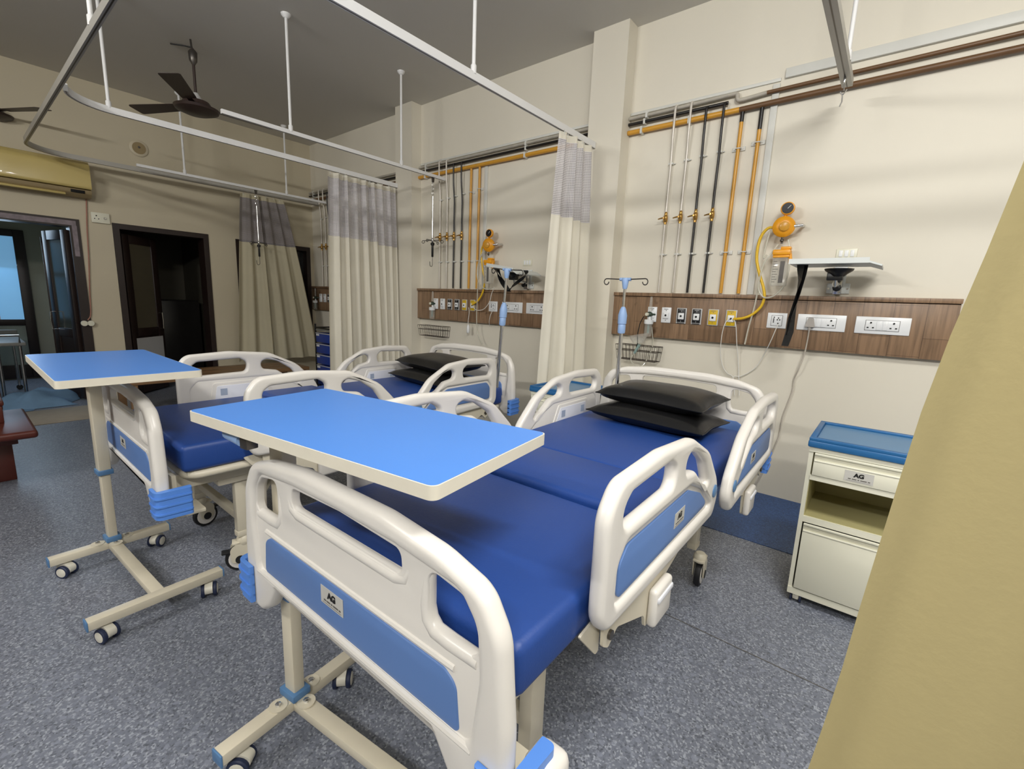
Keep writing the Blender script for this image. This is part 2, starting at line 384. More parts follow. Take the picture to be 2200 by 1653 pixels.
struct(B().box((X0-0.2, W, 0), (3.2, W+0.15, CE)).build('wall_back', 'wall_cream'))
struct(B().box((3.0, -3.4, 0), (3.2, W, CE)).build('wall_right', 'wall_cream'))
struct(B().box((X0-0.2, -3.6, 0), (3.2, -3.4, CE)).build('wall_front', 'wall_cream'))
D1, D2, WN = (-0.15, 1.02, 2.013), (1.295, 2.25, 2.022), (2.57, 3.6, 0.76, 2.005)
f = B(); xa = X0-0.2
for (ya, yb, za, zb) in ((-3.4, D1[0], 0, CE), (D1[0], D1[1], D1[2], CE), (D1[1], D2[0], 0, CE), (D2[0], D2[1], D2[2], CE), (D2[1], WN[0], 0, CE), (WN[0], WN[1], 0, WN[2]), (WN[0], WN[1], WN[3], CE), (WN[1], W, 0, CE)):
    f.box((xa, ya, za), (X0, yb, zb))
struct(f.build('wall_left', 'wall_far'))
struct(B().box((-2.155, 3.516, 0), (-1.85, W, CE)).build('trim_3', 'wall_cream'))       # near pillar
struct(B().box((-4.735, 3.516, 0), (-4.44, W, CE)).build('trim_4', 'wall_cream'))       # second pillar
# rooms behind the far wall
f = B(); f.box((-9.4, -1.6, 0), (-9.2, 1.28, 2.7)); f.box((-9.2, -1.7, 0), (xa, -1.6, 2.7)); f.box((-9.2, 1.14, 0), (xa, 1.28, 2.7)); f.box((-9.4, -1.7, 2.7), (xa, 1.28, 2.8))
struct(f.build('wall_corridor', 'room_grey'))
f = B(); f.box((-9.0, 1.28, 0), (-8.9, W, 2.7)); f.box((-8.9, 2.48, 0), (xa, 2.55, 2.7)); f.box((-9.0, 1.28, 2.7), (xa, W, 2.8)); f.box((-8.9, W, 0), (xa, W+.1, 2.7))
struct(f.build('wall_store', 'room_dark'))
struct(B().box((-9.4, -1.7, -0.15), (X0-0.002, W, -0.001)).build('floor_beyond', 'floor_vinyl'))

# door 1 : open double door, dark frame with bare peeled paint
d = struct(thing('door_1', '', '', (0, 0, 0))); del d['label']; del d['category']
f = B(); fw = 0.085; xf = X0+0.012
f.box((xa, D1[1]-fw, 0), (xf, D1[1]-0.002, D1[2]-0.002)); f.box((xa, D1[0]+0.002, 0), (xf, D1[0]+fw, D1[2]-0.002)); f.box((xa, D1[0]+fw, D1[2]-fw), (xf, D1[1]-fw, D1[2]-0.002))
f.build('door_frame', 'door_wood', d)
mat('peeled_paint', (132, 122, 128), 0.7, var=0.5, vs_=22)
f = B(); f.box((xf, D1[0]+0.2, D1[2]-0.070), (xf+0.003, D1[1]-0.03, D1[2]-0.022)); f.box((xf, D1[1]-0.066, 1.62), (xf+0.003, D1[1]-0.026, D1[2]-0.07))
f.build('peeled_patch', 'peeled_paint', d)
def leaf(parent, hx, hy, ang, wd, ht, left, glass, kick=None, handle=True, fs=1):
    o = B(); mtx = Matrix.Translation((hx, hy, 0)) @ Matrix.Rotation(ang, 4, 'Z')
    st = 0.10; t = 0.02
    for (a, b2, c2, d2) in ((0, st, 0.02, ht), (wd-st, wd, 0.02, ht), (st, wd-st, ht-st, ht), (st, wd-st, 0.02, 0.22), (st, wd-st, 0.72, 0.82)):
        o.box((a, -t, c2), (b2, t, d2), 0.004, mtx=mtx)
    lf = o.build('door_leaf', 'door_wood', parent)
    B().box((st, -0.006, 0.82), (wd-st, 0.006, ht-st), mtx=mtx).build('leaf_pane', glass, lf)
    B().box((st, -0.010, 0.22), (wd-st, 0.010, 0.72), mtx=mtx).build('leaf_panel', 'door_wood', lf)
    if kick: B().box((st*0.6, fs*t-.002, 0.30), (wd-st*0.4, fs*t+0.002, 0.70), mtx=mtx).build('kick_plate', kick, lf)
    if handle:
        h = B(); h.tube([mtx @ Vector(p) for p in ((wd-0.07, fs*t, 1.0), (wd-0.07, fs*(t+0.04), 1.0), (wd-0.07, fs*(t+0.045), 0.90), (wd-0.07, fs*(t+0.04), 0.80), (wd-0.07, fs*t, 0.80))], 0.007)
        h.build('door_handle', 'chrome', lf)
    return lf
leaf(d, X0-0.10, D1[1]-0.10, R(180+14), 0.52, 1.90, True, 'door_glass')
leaf(d, X0-0.66, D1[1]-0.235, R(180-20), 0.42, 1.84, True, 'door_glass', handle=False)
# door 2 : dark wooden door standing ajar
d = struct(thing('door_2', '', '', (0, 0, 0))); del d['label']; del d['category']
f = B(); fw = 0.06
f.box((xa, D2[1]-fw, 0), (xf, D2[1]-0.002, D2[2]-0.002)); f.box((xa, D2[0]+0.002, 0), (xf, D2[0]+fw, D2[2]-0.002)); f.box((xa, D2[0]+fw, D2[2]-fw), (xf, D2[1]-fw, D2[2]-0.002))
f.build('door_frame', 'door_wood', d)
leaf(d, X0-0.07, D2[0]+0.075, R(180-48), 0.55, 1.92, True, 'door_panel', kick='plate_grey', fs=-1)
# window 1 : dark window behind the far curtain
d = struct(thing('window_1', '', '', (0, 0, 0))); del d['label']; del d['category']
f = B(); fw = 0.06
for (ya, yb, za, zb) in ((WN[0]+.002, WN[0]+fw, WN[2]+.002, WN[3]-.002), (WN[1]-fw, WN[1]-.002, WN[2]+.002, WN[3]-.002), (WN[0]+fw, WN[1]-fw, WN[3]-fw, WN[3]-.002), (WN[0]+fw, WN[1]-fw, WN[2]+.002, WN[2]+fw), (3.06, 3.11, WN[2]+fw, WN[3]-fw)):
    f.box((xa+.05, ya, za), (xf, yb, zb))
f.build('window_frame', 'door_wood', d)
for (ya, yb) in ((WN[0]+fw, 3.06), (3.11, WN[1]-fw)):
    B().box((xa+0.09, ya, WN[2]+fw), (xa+0.10, yb, WN[3]-fw)).build('pane', 'glass_dark', d)
# window 2 : glazed partition door across the corridor
d = struct(thing('window_2', '', '', (0, 0, 0))); del d['label']; del d['category']
f = B()
for (ya, yb, za, zb) in ((0.66, 0.765, 0.02, 2.0), (-0.6, -0.5, 0.02, 2.0), (-0.5, 0.66, 1.91, 2.0), (-0.5, 0.66, 0.74, 0.82), (-0.5, 0.66, 0.02, 0.2)):
    f.box((-9.2, ya, za), (-9.14, yb, zb), 0.005)
f.build('window_frame', 'door_wood', d)
B().box((-9.19, -0.5, 0.82), (-9.18, 0.66, 1.91)).build('pane', 'window_day', d)
B().box((-9.19, -0.5, 0.2), (-9.18, 0.66, 0.74)).build('frosted_panel', 'pane_frosted', d)
f = B(); f.box((-9.178, 0.30, 0.82), (-9.165, 0.44, 1.91)); f.box((-9.178, -0.5, 1.42), (-9.165, 0.30, 1.48)); f.build('sash_bar', 'trunk_white', d)

# ------------------------------------------------------------------ overhead rails and their drop rods
ZR = 2.6
def rail(name, label, pts, rods, m='white_paint', closed_caps=True, wd=0.024, ht=0.046, cat='curtain rail', slot=True):
    t = thing(name, label, cat, (0, 0, 0))
    P = [Vector(p) for p in pts]; f = B(); n = len(P); vs_ = []
    for i in range(n):
        a = P[max(i-1, 0)]; b2 = P[min(i+1, n-1)]; d = (b2-a).normalized(); s_ = Vector((-d.y, d.x, 0))*wd/2
        for k in ((-1, -1), (1, -1), (1, 1), (-1, 1)): vs_.append(P[i]+s_*k[0]+Vector((0, 0, ht/2*k[1])))
    fs = []
    for i in range(n-1):
        for k in range(4): fs.append((i*4+k, i*4+(k+1) % 4, i*4+4+(k+1) % 4, i*4+4+k))
    fs += [(3, 2, 1, 0), (n*4-4, n*4-3, n*4-2, n*4-1)]
    f.add(vs_, fs).build('track', m, t, 30)
    if slot:
        g = B(); vs_ = []
        for i in range(n):
            a = P[max(i-1, 0)]; b2 = P[min(i+1, n-1)]; d = (b2-a).normalized(); s_ = Vector((-d.y, d.x, 0))*0.003
            for k in (-1, 1): vs_.append(P[i]+s_*k+Vector((0, 0, -ht/2-0.0006)))
        g.add(vs_, [(i*2, i*2+1, i*2+3, i*2+2) for i in range(n-1)]).build('track_slot', 'steel_dark', t)
    for (x, y) in rods:
        g = B(); g.cyl((x, y, ZR+ht/2-0.002), (x, y, CE), 0.011, n=10)
        r = g.build('drop_rod', 'white_paint', t)
        B().lathe([(0.017, 0), (0.017, 0.045), (0.013, 0.05)], (x, y, ZR+ht/2-0.01), n=12).build('rod_socket', 'white_paint', r)
        B().lathe([(0.017, 0), (0.035, 0.02), (0.037, 0.03)], (x, y, CE-0.03), n=14).build('ceiling_flange', 'white_paint', r)
    return t
def arc(cx, cy, r, a0, a1, n=8): return [(cx+r*math.cos(R(a0+(a1-a0)*i/n)), cy+r*math.sin(R(a0+(a1-a0)*i/n)), ZR) for i in range(n+1)]
XR1, XR3, XR4, YX = -2.085, -4.70, -6.70, 0.63
rail('curtain_rail', 'thick white curtain rail crossing the ceiling from top centre to the near pillar', [(XR1, YX+0.02, ZR)]+[(XR1, y, ZR) for y in (1.2, 2.4, 3.512)], [(XR1, 2.1)])
rail('curtain_rail', 'white curtain rail with curved start leading to the bunched two-panel curtain', arc(XR3+0.3, YX+0.33, 0.3, 262, 180)+[(XR3, 2.2, ZR), (XR3, 3.512, ZR)], [(XR3, 0.93)])
rail('curtain_rail', 'grey rail across the bays at upper left, curving round at the far wall', [(1.2, YX, ZR), (-2, YX, ZR), (-6.35, YX-0.0, ZR)]+arc(XR4+0.35, YX+0.35, 0.35, 270, 180)[1:]+[(XR4, 2.2, ZR), (XR4, 3.62, ZR)], [(-3.35, YX), (0.6, YX)], m='grey_alu')
XI1, XI2, XI3 = -0.385, -3.985, -6.47
rail('drip_track', 'white free-ended drip track above the second bed with two drop rods', [(XI2, 1.43, ZR), (XI2, 3.60, ZR)], [(XI2, 1.935), (XI2, 3.03)], cat='drip track', wd=0.026, ht=0.03)
rail('drip_track', 'grey drip track at the upper right ending above the near wall', [(XI1, 1.0, ZR), (XI1, 3.36, ZR)], [(XI1, 1.3), (XI1+0.012, 3.1)], m='grey_alu', cat='drip track', wd=0.05, ht=0.04)
rail('drip_track', 'thin drip track against the far wall above the far curtain', [(XI3, 1.46, ZR), (XI3, 3.6, ZR)], [(XI3, 1.9), (XI3, 3.05)], cat='drip track', wd=0.024, ht=0.028)

# ------------------------------------------------------------------ privacy curtains
def curtain(name, label, top, bot, zt, zm, zb, folds, amp, body, netm, hooks=6, tape=True, seed=1, wid=1.0, axis='y', edge=None, group=None):
    """top/bot: ((x,y),(x,y)) end points of the upper and lower edge, folds run across"""
    t = thing(name, label, 'curtain', (0, 0, 0), 0, group)
    rnd = random.Random(seed); ph = [rnd.uniform(0, 6.28) for _ in range(6)]
    ta, tb = Vector(top[0]), Vector(top[1]); ba, bb = Vector(bot[0]), Vector(bot[1])
    def pt(u, z):
        k = (zt-z)/(zt-zb); k2 = k**0.85
        a = ta.lerp(ba, k2); b2 = tb.lerp(bb, k2)
        if edge: a = Vector(edge(z))
        uu = u+0.020*math.sin(2*PI*u*folds*0.5+ph[0])*(1-abs(2*u-1))
        p = a.lerp(b2, uu); d = (b2-a).normalized(); nrm = Vector((-d.y, d.x))
        A = amp*(0.55+0.5*k)*(0.7+0.3*math.sin(2*PI*u*1.7+ph[1]))
        off = A*math.sin(2*PI*folds*u+ph[2]+0.5*math.sin(3*k+ph[3]))+A*0.35*math.sin(2*PI*folds*2.1*u+ph[4]+k)
        p = p+nrm*off
        return (p.x, p.y, z)
    nu = int(folds*14)
    def sheet(z0, z1, nv, nm, m):
        g = B(); g.grid(lambda u, v: pt(u, z0+(z1-z0)*v), nu, nv)
        L = wid; g.uv = [((i % (nu+1))/nu*L, z0+(z1-z0)*(i//(nu+1))/nv) for i in range(len(g.v))]
        return g.build(nm, m, t, 80)
    if netm:
        sheet(zt, zt-0.05, 1, 'top_tape', body); sheet(zt-0.05, zm, 10, 'net_header', netm); sheet(zm, zb, 26, 'cloth_body', body)
    else:
        sheet(zt, zb, 30, 'cloth_body', body)
    for i in range(hooks):
        u = (i+0.5)/hooks; p = pt(u, zt-0.01); h = B()
        h.tube([(p[0], p[1], zt-0.02), (p[0], p[1], zt+0.01), (p[0]*0.5+0.5*(ta.x+(tb.x-ta.x)*u), p[1], ZR-0.016)], 0.003, 6)
        h.build('curtain_hook', 'trunk_white', t)
    return t
curtain('privacy_curtain', 'cream privacy curtain with grey net top bunched against the near pillar', ((-2.07, 3.0), (-2.07, 3.47)), ((-2.02, 2.78), (-1.97, 3.46)), 2.565, 1.97, 0.28, 4.0, 0.055, 'curtain_cream', 'curtain_net', 6, seed=3, wid=1.3)
curtain('privacy_curtain', 'left and wider panel of the two cream curtains at the second pillar', ((XR3, 2.64), (XR3, 3.2)), ((XR3+.02, 2.58), (XR3+.05, 3.26)), 2.565, 1.93, 0.30, 5.0, 0.05, 'curtain_cream', 'curtain_net', 7, seed=5, wid=1.6)
curtain('privacy_curtain', 'right and narrower panel of the two cream curtains at the second pillar', ((XR3+.01, 3.21), (XR3, 3.48)), ((XR3+.05, 3.27), (XR3+.05, 3.49)), 2.565, 1.90, 0.30, 2.6, 0.035, 'curtain_cream', 'curtain_net', 4, seed=8, wid=0.8)
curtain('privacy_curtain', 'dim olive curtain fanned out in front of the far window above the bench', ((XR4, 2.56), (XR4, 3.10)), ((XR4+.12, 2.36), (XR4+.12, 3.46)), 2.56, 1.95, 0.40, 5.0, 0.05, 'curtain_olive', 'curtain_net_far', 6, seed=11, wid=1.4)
EDGE = [(2.56, 0.19), (1.9, 0.115), (1.48, 0.072), (1.34, 0.052), (1.28, 0.041), (1.20, 0.033), (0.99, 0.017), (0.88, 0.010), (0.76, -0.002), (0.2, -0.05)]
def edge_near(z):
    for (z1, x1), (z2, x2) in zip(EDGE, EDGE[1:]):
        if z <= z1 and z >= z2: return (x1+(x2-x1)*(z1-z)/(z1-z2), 0.62)
    return (EDGE[0][1], 0.62) if z > 2.5 else (EDGE[-1][1], 0.62)
curtain('privacy_curtain', 'plain yellow-beige curtain close to the lens at the right edge', ((0.19, 0.62), (0.34, 0.60)), ((-0.05, 0.62), (0.27, 0.56)), 2.565, 1.9, 0.2, 2.2, 0.006, 'curtain_yellow', None, 3, seed=4, wid=0.6, edge=edge_near)

# ------------------------------------------------------------------ hospital beds
def u3(u, v, z): return (u, v, z)
def board_outline(dz):
    r = [(0.30, .535, .05), (0.355, .455, .06), (0.40, .425, .03), (0.485, .425, .02), (0.484, .62, .3), (0.468, .79, .10), (0.425, .862, .07), (0.32, .893, .2), (0.16, .910, .3)]
    l = [(-x, z, q) for x, z, q in reversed(r)]
    return rpoly([(x, z+dz, q) for x, z, q in r+l], 7)
def make_board(parent, name, dz, v, front):
    """moulded end board: thick rim, thin core with three hand holes, blue inset"""
    mp = lambda x, y, h: (x, v+h, y)
    inner = [(0.40, .562, .02), (0.418, .70, .1), (0.410, .795, .06), (0.372, .842, .04), (0.2, .858, .2), (0.0, .862, .3)]
    inner = rpoly([(x, z+dz, q) for x, z, q in inner]+[(-x, z+dz, q) for x, z, q in reversed(inner[:-1])], 6)
    o = link(name, plate_mesh(name, board_outline(dz), [inner], 0.0225, 0.019, mp, 4), 'bed_plastic', parent)
    h3 = [(0.288, .728, .035), (0.416, .728, .025), (0.410, .795, .05), (0.376, .832, .03), (0.288, .846, .025)]
    holes = [rpoly([(x, z+dz, q) for x, z, q in h3]), rpoly([(-x, z+dz, q) for x, z, q in reversed(h3)]),
             rpoly([(-.215, .796+dz, .022), (.215, .796+dz, .022), (.21, .850+dz, .02), (0, .858+dz, .1), (-.21, .850+dz, .02)])]
    core = rpoly([(-.43, .55+dz, .02), (.43, .55+dz, .02), (.43, .75+dz, .1), (.40, .86+dz, .06), (.2, .885+dz, .2), (0, .89+dz, .2), (-.2, .885+dz, .2), (-.40, .86+dz, .06), (-.43, .75+dz, .1)])
    link('board_core', plate_mesh('board_core', core, holes, 0.012, 0.004, mp, 2), 'bed_plastic', o)
    g = B()
    for q in (-1, 1):
        g.tube([(q*x, v, z+dz) for x, z in ((.286, .842), (.278, .81), (.276, .765), (.282, .738), (.300, .721), (.34, .718), (.41, .718))], [.010, .013, .015, .016, .016, .016, .015], 10)
    g.tube([(x, v, z+dz) for x, z in ((-.228, .846), (-.232, .815), (-.222, .792), (-.19, .782), (.19, .782), (.222, .792), (.232, .815), (.228, .846))], [.010, .013, .015, .016, .016, .015, .013, .010], 10)
    g.build('hole_rims', 'bed_plastic', o, 60)
    pan = rpoly([(-.375, .560+dz, .012), (.352, .560+dz, .012) if False else (.375, .560+dz, .012), (.365, .655+dz, .03), (.335, .672+dz, .02), (-.335, .672+dz, .02), (-.365, .655+dz, .03)])
    link('blue_panel', plate_mesh('blue_panel', pan, [], 0.0155, 0.003, mp, 1), 'panel_blue', o)
    g = B(); g.tube([(-.41, v-.016*front, .551+dz), (.41, v-.016*front, .551+dz)], 0.008, 8); g.tube([(-.36, v-.010*front, .683+dz), (.36, v-.010*front, .683+dz)], 0.008, 8)
    g.build('moulded_ribs', 'bed_plastic', o)
    return o
RAIL_OUT = [(0.03, .605, .05), (0.0, .65, .06), (0.0, .89, .08), (0.055, .955, .07), (0.30, .966, .3), (0.55, .945, .16), (0.74, .862, .18), (0.875, .735, .15), (0.91, .655, .06), (0.865, .585, .05)]
RAIL_H1 = [(0.085, .832, .035), (0.075, .885, .035), (0.115, .912, .03), (0.36, .920, .03), (0.405, .895, .03), (0.40, .838, .03)]
RAIL_H2 = [(0.500, .845, .03), (0.490, .890, .025), (0.535, .905, .03), (0.61, .885, .08), (0.70, .83, .08), (0.765, .745, .02), (0.725, .742, .02), (0.665, .785, .05), (0.60, .830, .05)]
RAIL_P = [(0.07, .650, .02), (0.07, .755, .04), (0.11, .795, .03), (0.57, .792, .06), (0.70, .74, .07), (0.815, .650, .015), (0.80, .638, .01)]
def make_rail(parent, u, v0, sgn, length, side, dz, label=False, zs=1.0):
    """side rail; p=0 is the upright end, sgn gives its direction along the bed, side=+1 right / -1 left"""
    k = length/0.905
    def mp(x, y, h): return (u+h*side, v0+sgn*x*k, 0.57+(y-0.57)*zs+dz)
    rp = lambda L: rpoly(L, 6)
    o = link('side_rail', plate_mesh('side_rail', rp(RAIL_OUT), [rp(RAIL_H1), rp(RAIL_H2), rp(RAIL_P)], 0.020, 0.0165, mp, 4), 'bed_plastic', parent)
    cp = rp([(0.05, .63, .03), (0.05, .77, .03), (0.10, .81, .03), (0.57, .81, .05), (0.72, .76, .06), (0.84, .645, .02), (0.83, .622, .02)])
    link('rail_core', plate_mesh('rail_core', cp, [], 0.012, 0.003, lambda x, y, h: mp(x, y, h-.005), 1), 'bed_plastic', o)
    pp = rp([(0.085, .661, .02), (0.085, .745, .035), (0.125, .782, .03), (0.56, .779, .06), (0.69, .73, .07), (0.79, .660, .015)])
    link('blue_panel', plate_mesh('blue_panel', pp, [], 0.003, 0.001, lambda x, y, h: mp(x, y, h+0.0105), 1), 'panel_blue', o)
    ip = rp([(0.16, .625, .02), (0.19, .785, .02), (0.52, .785, .02), (0.60, .625, .02)])
    link('inner_cover', plate_mesh('inner_cover', ip, [], 0.006, 0.003, lambda x, y, h: mp(x, y, h-0.0155), 1), 'bed_plastic', o)
    ip2 = rp([(0.185, .63, .012), (0.212, .766, .012), (0.50, .766, .012), (0.572, .63, .012)])
    mat('inner_white', (226, 228, 236), 0.4, var=0.01) if 'inner_white' not in M else None
    link('inner_plate', plate_mesh('inner_plate', ip2, [], 0.003, 0.001, lambda x, y, h: mp(x, y, h-0.0205), 1), 'inner_white', o)
    mat('latch_grey', (168, 180, 200), 0.4) if 'latch_grey' not in M else None
    for x in (0.25, 0.47):
        B().prism([(x-.020, .708), (x+.020, .708), (x+.020, .748), (x-.020, .748)], -0.0246, -0.020, mp).build('latch_window', 'latch_grey', o)
    # tilt gauge near the sloping end
    B().lathe([(0.023, 0), (0.023, 0.004), (0.019, 0.006)], mp(0.845, .690, 0.019), (side, 0, 0), 18).build('tilt_gauge', 'collar_blue', o)
    if label:
        yy = side
        maker_label(o, (lambda x, y, h: mp(0.49+x*sgn*side/k, 0.718+y, 0.0137+h)), 0.085, 0.046)
    return o
def caster(parent, u, v, r=0.0625, ang=0.0, name='caster'):
    mtx = Matrix.Translation((u, v, 0)) @ Matrix.Rotation(ang, 4, 'Z'); tf = lambda p: mtx @ Vector(p)
    f = B(); f.lathe([(0.026, 2*r+0.005), (0.032, 2*r+0.02), (0.03, 2*r+0.04), (0.02, 2*r+0.05)], (u, v, 0), n=14)
    for s_ in (-1, 1):
        f.prism(rpoly([(-.03, r*0.75, .02), (.035, r*0.75, .02), (.04, r*1.9, .03), (.0, 2*r+.025, .02), (-.045, 2*r+.02, .02)]), s_*0.021, s_*0.026, lambda x, y, h: tf((x+0.02, h, y)))
    f.box((-.035, -.026, 2*r+.012), (.05, .026, 2*r+.024), 0.004, mtx=mtx)
    c = f.build(name, 'bed_metal', parent)
    g = B(); g.lathe([(r-0.016, -.014), (r-.002, -.013), (r, -.006), (r, .006), (r-.002, .013), (r-0.016, .014)], tf((0.02, 0, r)), tf((0, 1, 0))-tf((0, 0, 0)), 24)
    g.build('tyre', 'tyre_black', c)
    g = B(); g.lathe([(r-0.014, -.016), (r-.014, .016)], tf((0.02, 0, r)), tf((0, 1, 0))-tf((0, 0, 0)), 22); g.build('wheel_disc', 'bed_plastic', c)
    g = B(); g.lathe([(0.02, -.0285), (0.02, .0285)], tf((0.02, 0, r)), tf((0, 1, 0))-tf((0, 0, 0)), 18); g.build('hub_cap', 'tyre_black', c)
    g = B(); g.box((0.045, -.018, r*1.5), (0.095, .018, r*1.5+.012), 0.004, mtx=mtx); g.build('brake_pedal', 'tyre_black', c)
    return c
def make_bed(loc, rz, label, hr_u, foot0, headend, fl, hl, hz=0.0, socket=False):
    t = thing('hospital_bed', label, 'bed', loc, rz, 'hospital beds in the ward')
    fb = make_board(t, 'footboard', 0.0, 0.0, 1)
    maker_label(fb, lambda x, y, h: (-0.032+x, -0.016-h, 0.632+y), 0.092, 0.044)
    make_board(t, 'headboard', 0.062, 2.13, -1)
    # mattress in three sections
    zt, zb = 0.70, 0.580
    for (va, vb, dz) in ((0.080, 0.716, -.003), (0.728, 1.072, 0.013), (1.080, 2.06, 0.003)):
        ms = B().box((-.425, va, zb), (.43, vb, zt+dz), 0.022, 3).build('mattress_section', 'mattress_blue', t)
    # frame
    f = B(); fu = .385 if socket else .415; loop = rpoly([(-.415, .10, .06), (fu, .10, .06), (fu, 2.05, .06), (-.415, 2.05, .06)])
    f.tube([(x, y, .561) for x, y in loop], 0.017, 10, True)
    f.box((-.41, .10, .564), (.41, 2.04, .579))
    f.build('mattress_platform', 'bed_metal', t)
    f = B()
    for s_ in (-1, 1): f.box((s_*.33-.02, .03, .49), (s_*.33+.02, 2.10, .555), 0.004)
    for v in (.06, .40, 1.1, 1.66, 2.07): f.box((-.33, v-.02, .50), (.33, v+.02, .55), 0.004)
    f.build('bed_frame', 'bed_metal', t)
    for s_ in (-1, 1):
        for v in (0.33, 1.68):
            f = B(); f.box((s_*.30-.02, v-.03, .20), (s_*.30+.02, v+.03, .50), 0.005); f.box((s_*.30-.035, v-.10, .455), (s_*.30+.035, v+.10, .492), 0.006)
            f.box((s_*.30-.022, v-.032, .175), (s_*.30+.022, v+.032, .205), 0.004)
            f.build('leg', 'bed_metal', t)
            caster(t, s_*(.30 if not (s_ > 0 and v > 1) else .345), v-(.03 if v > 1 else 0), ang=R(random.choice((60, 95, 120, 250)) if s_ > 0 else 100))
    for v in (0.33, 1.68):
        B().box((-.28, v-.016, .24), (.28, v+.016, .28), 0.005).build('cross_bar', 'bed_metal', t)
    f = B(); f.tube([(-.29, .36, .26), (-.05, .62, .38), (.0, .95, .49)], 0.015, 8); f.tube([(.29, .36, .26), (.05, .62, .38), (.0, .95, .49)], 0.015, 8); f.build('diagonal_brace', 'bed_metal', t)
    # corner bumpers
    for s_ in (-1, 1):
        for (v, dirn) in ((0.0, -1), (2.13, 1)):
            dz = 0.0 if v < 1 else 0.062
            def cp(e): return rpoly([(s_*.430, v+dirn*(.024), .0), (s_*.430, v+dirn*(.036+e), .01), (s_*(.512+e), v+dirn*(.036+e), .03), (s_*(.518+e), v-dirn*.085, .012), (s_*.488, v-dirn*.085, .004), (s_*.488, v+dirn*.024, .004)], 6)
            f = B(); f.prism(cp(0), .445+dz, .555+dz)
            for k in range(3): f.prism(cp(.004), .463+dz+k*.032, .470+dz+k*.032)
            f.build('corner_bumper', 'bumper_blue', t, 25)
    if socket:
        o = B().box((.470, .038, .42), (.538, .112, .538), 0.020, 3).build('pole_socket', 'bed_plastic', t)
        B().box((.486, .064, .530), (.518, .084, .5388), .008).build('socket_hole', 'hole_black', o)
    f = B(); f.box((.352, .045, .40), (.405, .062, .575), 0.004); f.box((.30, .045, .40), (.43, .15, .416), 0.004); f.build('corner_gusset', 'bed_metal', t)
    # side rails, brackets
    for side in (1, -1):
        for kind in ('foot', 'head'):
            u = 0.465 if not (kind == 'head' and side == 1) else hr_u
            if kind == 'foot': v0, sg, ln = foot0, 1, fl
            else: v0, sg, ln = headend, -1, hl
            dz = 0 if kind == 'foot' else hz
            make_rail(t, u*side, v0, sg, ln, side, dz, label=(side == 1), zs=1.0 if kind == 'foot' else 0.95)
            q = lambda p: v0+sg*p*ln/.905
            f = B(); mpx = lambda x, y, h: (h, q(x), y+dz)
            f.prism(rpoly([(.07, .62, .01), (.075, .535, .012), (.105, .515, .012), (.15, .545, .02), (.33, .475, .03), (.345, .43, .01), (.46, .43, .02), (.48, .53, .02), (.60, .56, .02), (.62, .62, .01)]), u*side-.014*side, u*side-.006*side, mpx)
            f.prism(rpoly([(-.01, .60, .005), (.075, .505, .012), (.09, .505, .01), (.09, .61, .005)]), u*side-.030*side, u*side-.024*side, mpx)
            br = f.build('rail_bracket', 'bed_metal', t)
            B().box((min(side*.33, side*(u-.02)), q(.25)-.02, .515+dz), (max(side*.33, side*(u-.02)), q(.25)+.02, .545+dz), 0.004).build('bracket_arm', 'bed_metal', br)
            f = B(); f.cyl((u*side-.008*side, q(.105), .552+dz), (u*side+.001*side, q(.105), .552+dz), 0.012, n=12); f.build('bolt', 'steel_dark', br)
            lo, hi = sorted((q(.345), q(.47))); xi, xo = sorted((u*side-.006*side, u*side+.022*side))
            g = B(); g.box((xi, lo, .432+dz), (xo, hi, .548+dz), 0.012, 3); rl = g.build('release_latch', 'bed_plastic', t)
            xi, xo = sorted((u*side+.016*side, u*side+.027*side))
            B().box((xi, lo+.006, .508+dz), (xo, hi-.006, .526+dz), 0.005, 2).build('latch_lip', 'inner_white', rl)
    return t
BED1, A1 = Vector((-.865, .50, 0)), R(1.0)
make_bed(BED1, A1, 'near blue hospital bed with silver label on its footboard, under the near overbed table', 0.505, 0.30, 2.06, 0.90, 0.86, socket=True)
BED2, A2 = Vector((-2.55, .45, 0)), R(0.0)
make_bed(BED2, A2, 'second blue hospital bed, farther left, beside the left overbed table', 0.465, 0.31, 1.93, 0.82, 0.74)

# ------------------------------------------------------------------ pillows
def pillow(loc, rz, label, sx=0.62, sy=0.36, h=0.085, seed=1, tilt=(0, 0)):
    t = thing('pillow', label, 'pillow', loc, rz, 'black vinyl pillows on the beds'); t.rotation_euler = (tilt[0], tilt[1], rz)
    rnd = random.Random(seed); ph = rnd.uniform(0, 6)
    g = B(); nu, nv = 22, 14
    def prof(u, v):
        a = abs(2*u-1); b2 = abs(2*v-1); e = max(0, (1-a**2.6))*max(0, (1-b**2.6)) if False else max(0, (1-a**2.6)*(1-b2**2.6)); return e**0.42
    def pos(u, v, s_):
        x = (u-.5)*sx*(1-.06*math.cos(PI*(v-.5))**2*abs(2*u-1)); y = (v-.5)*sy*(1-.08*math.cos(PI*(u-.5))**2*abs(2*v-1))
        z = s_*h/2*prof(u, v)*(1+.05*math.sin(9*u+ph)*math.sin(7*v+ph)); return (x, y, z+h/2*(0.92 if s_ > 0 else 0.92))
    g.grid(lambda u, v: pos(u, v, 1), nu, nv); g.grid(lambda u, v: pos(1-u, v, -1), nu, nv)
    g.build('pillow_body', 'vinyl_black', t, 80)
    e = B(); ed = [pos(u/18, 0, 1) for u in range(19)]+[pos(1, v/12, 1) for v in range(1, 13)]+[pos(1-u/18, 1, 1) for u in range(1, 19)]+[pos(0, 1-v/12, 1) for v in range(1, 12)]
    e.tube(ed, 0.0035, 6, True); e.build('piped_edge', 'vinyl_black', t)
    return t
pillow((-.905, 2.34, .702), R(-4), 'lower of the two black vinyl pillows on the near bed', .64, .36, .105, 2)
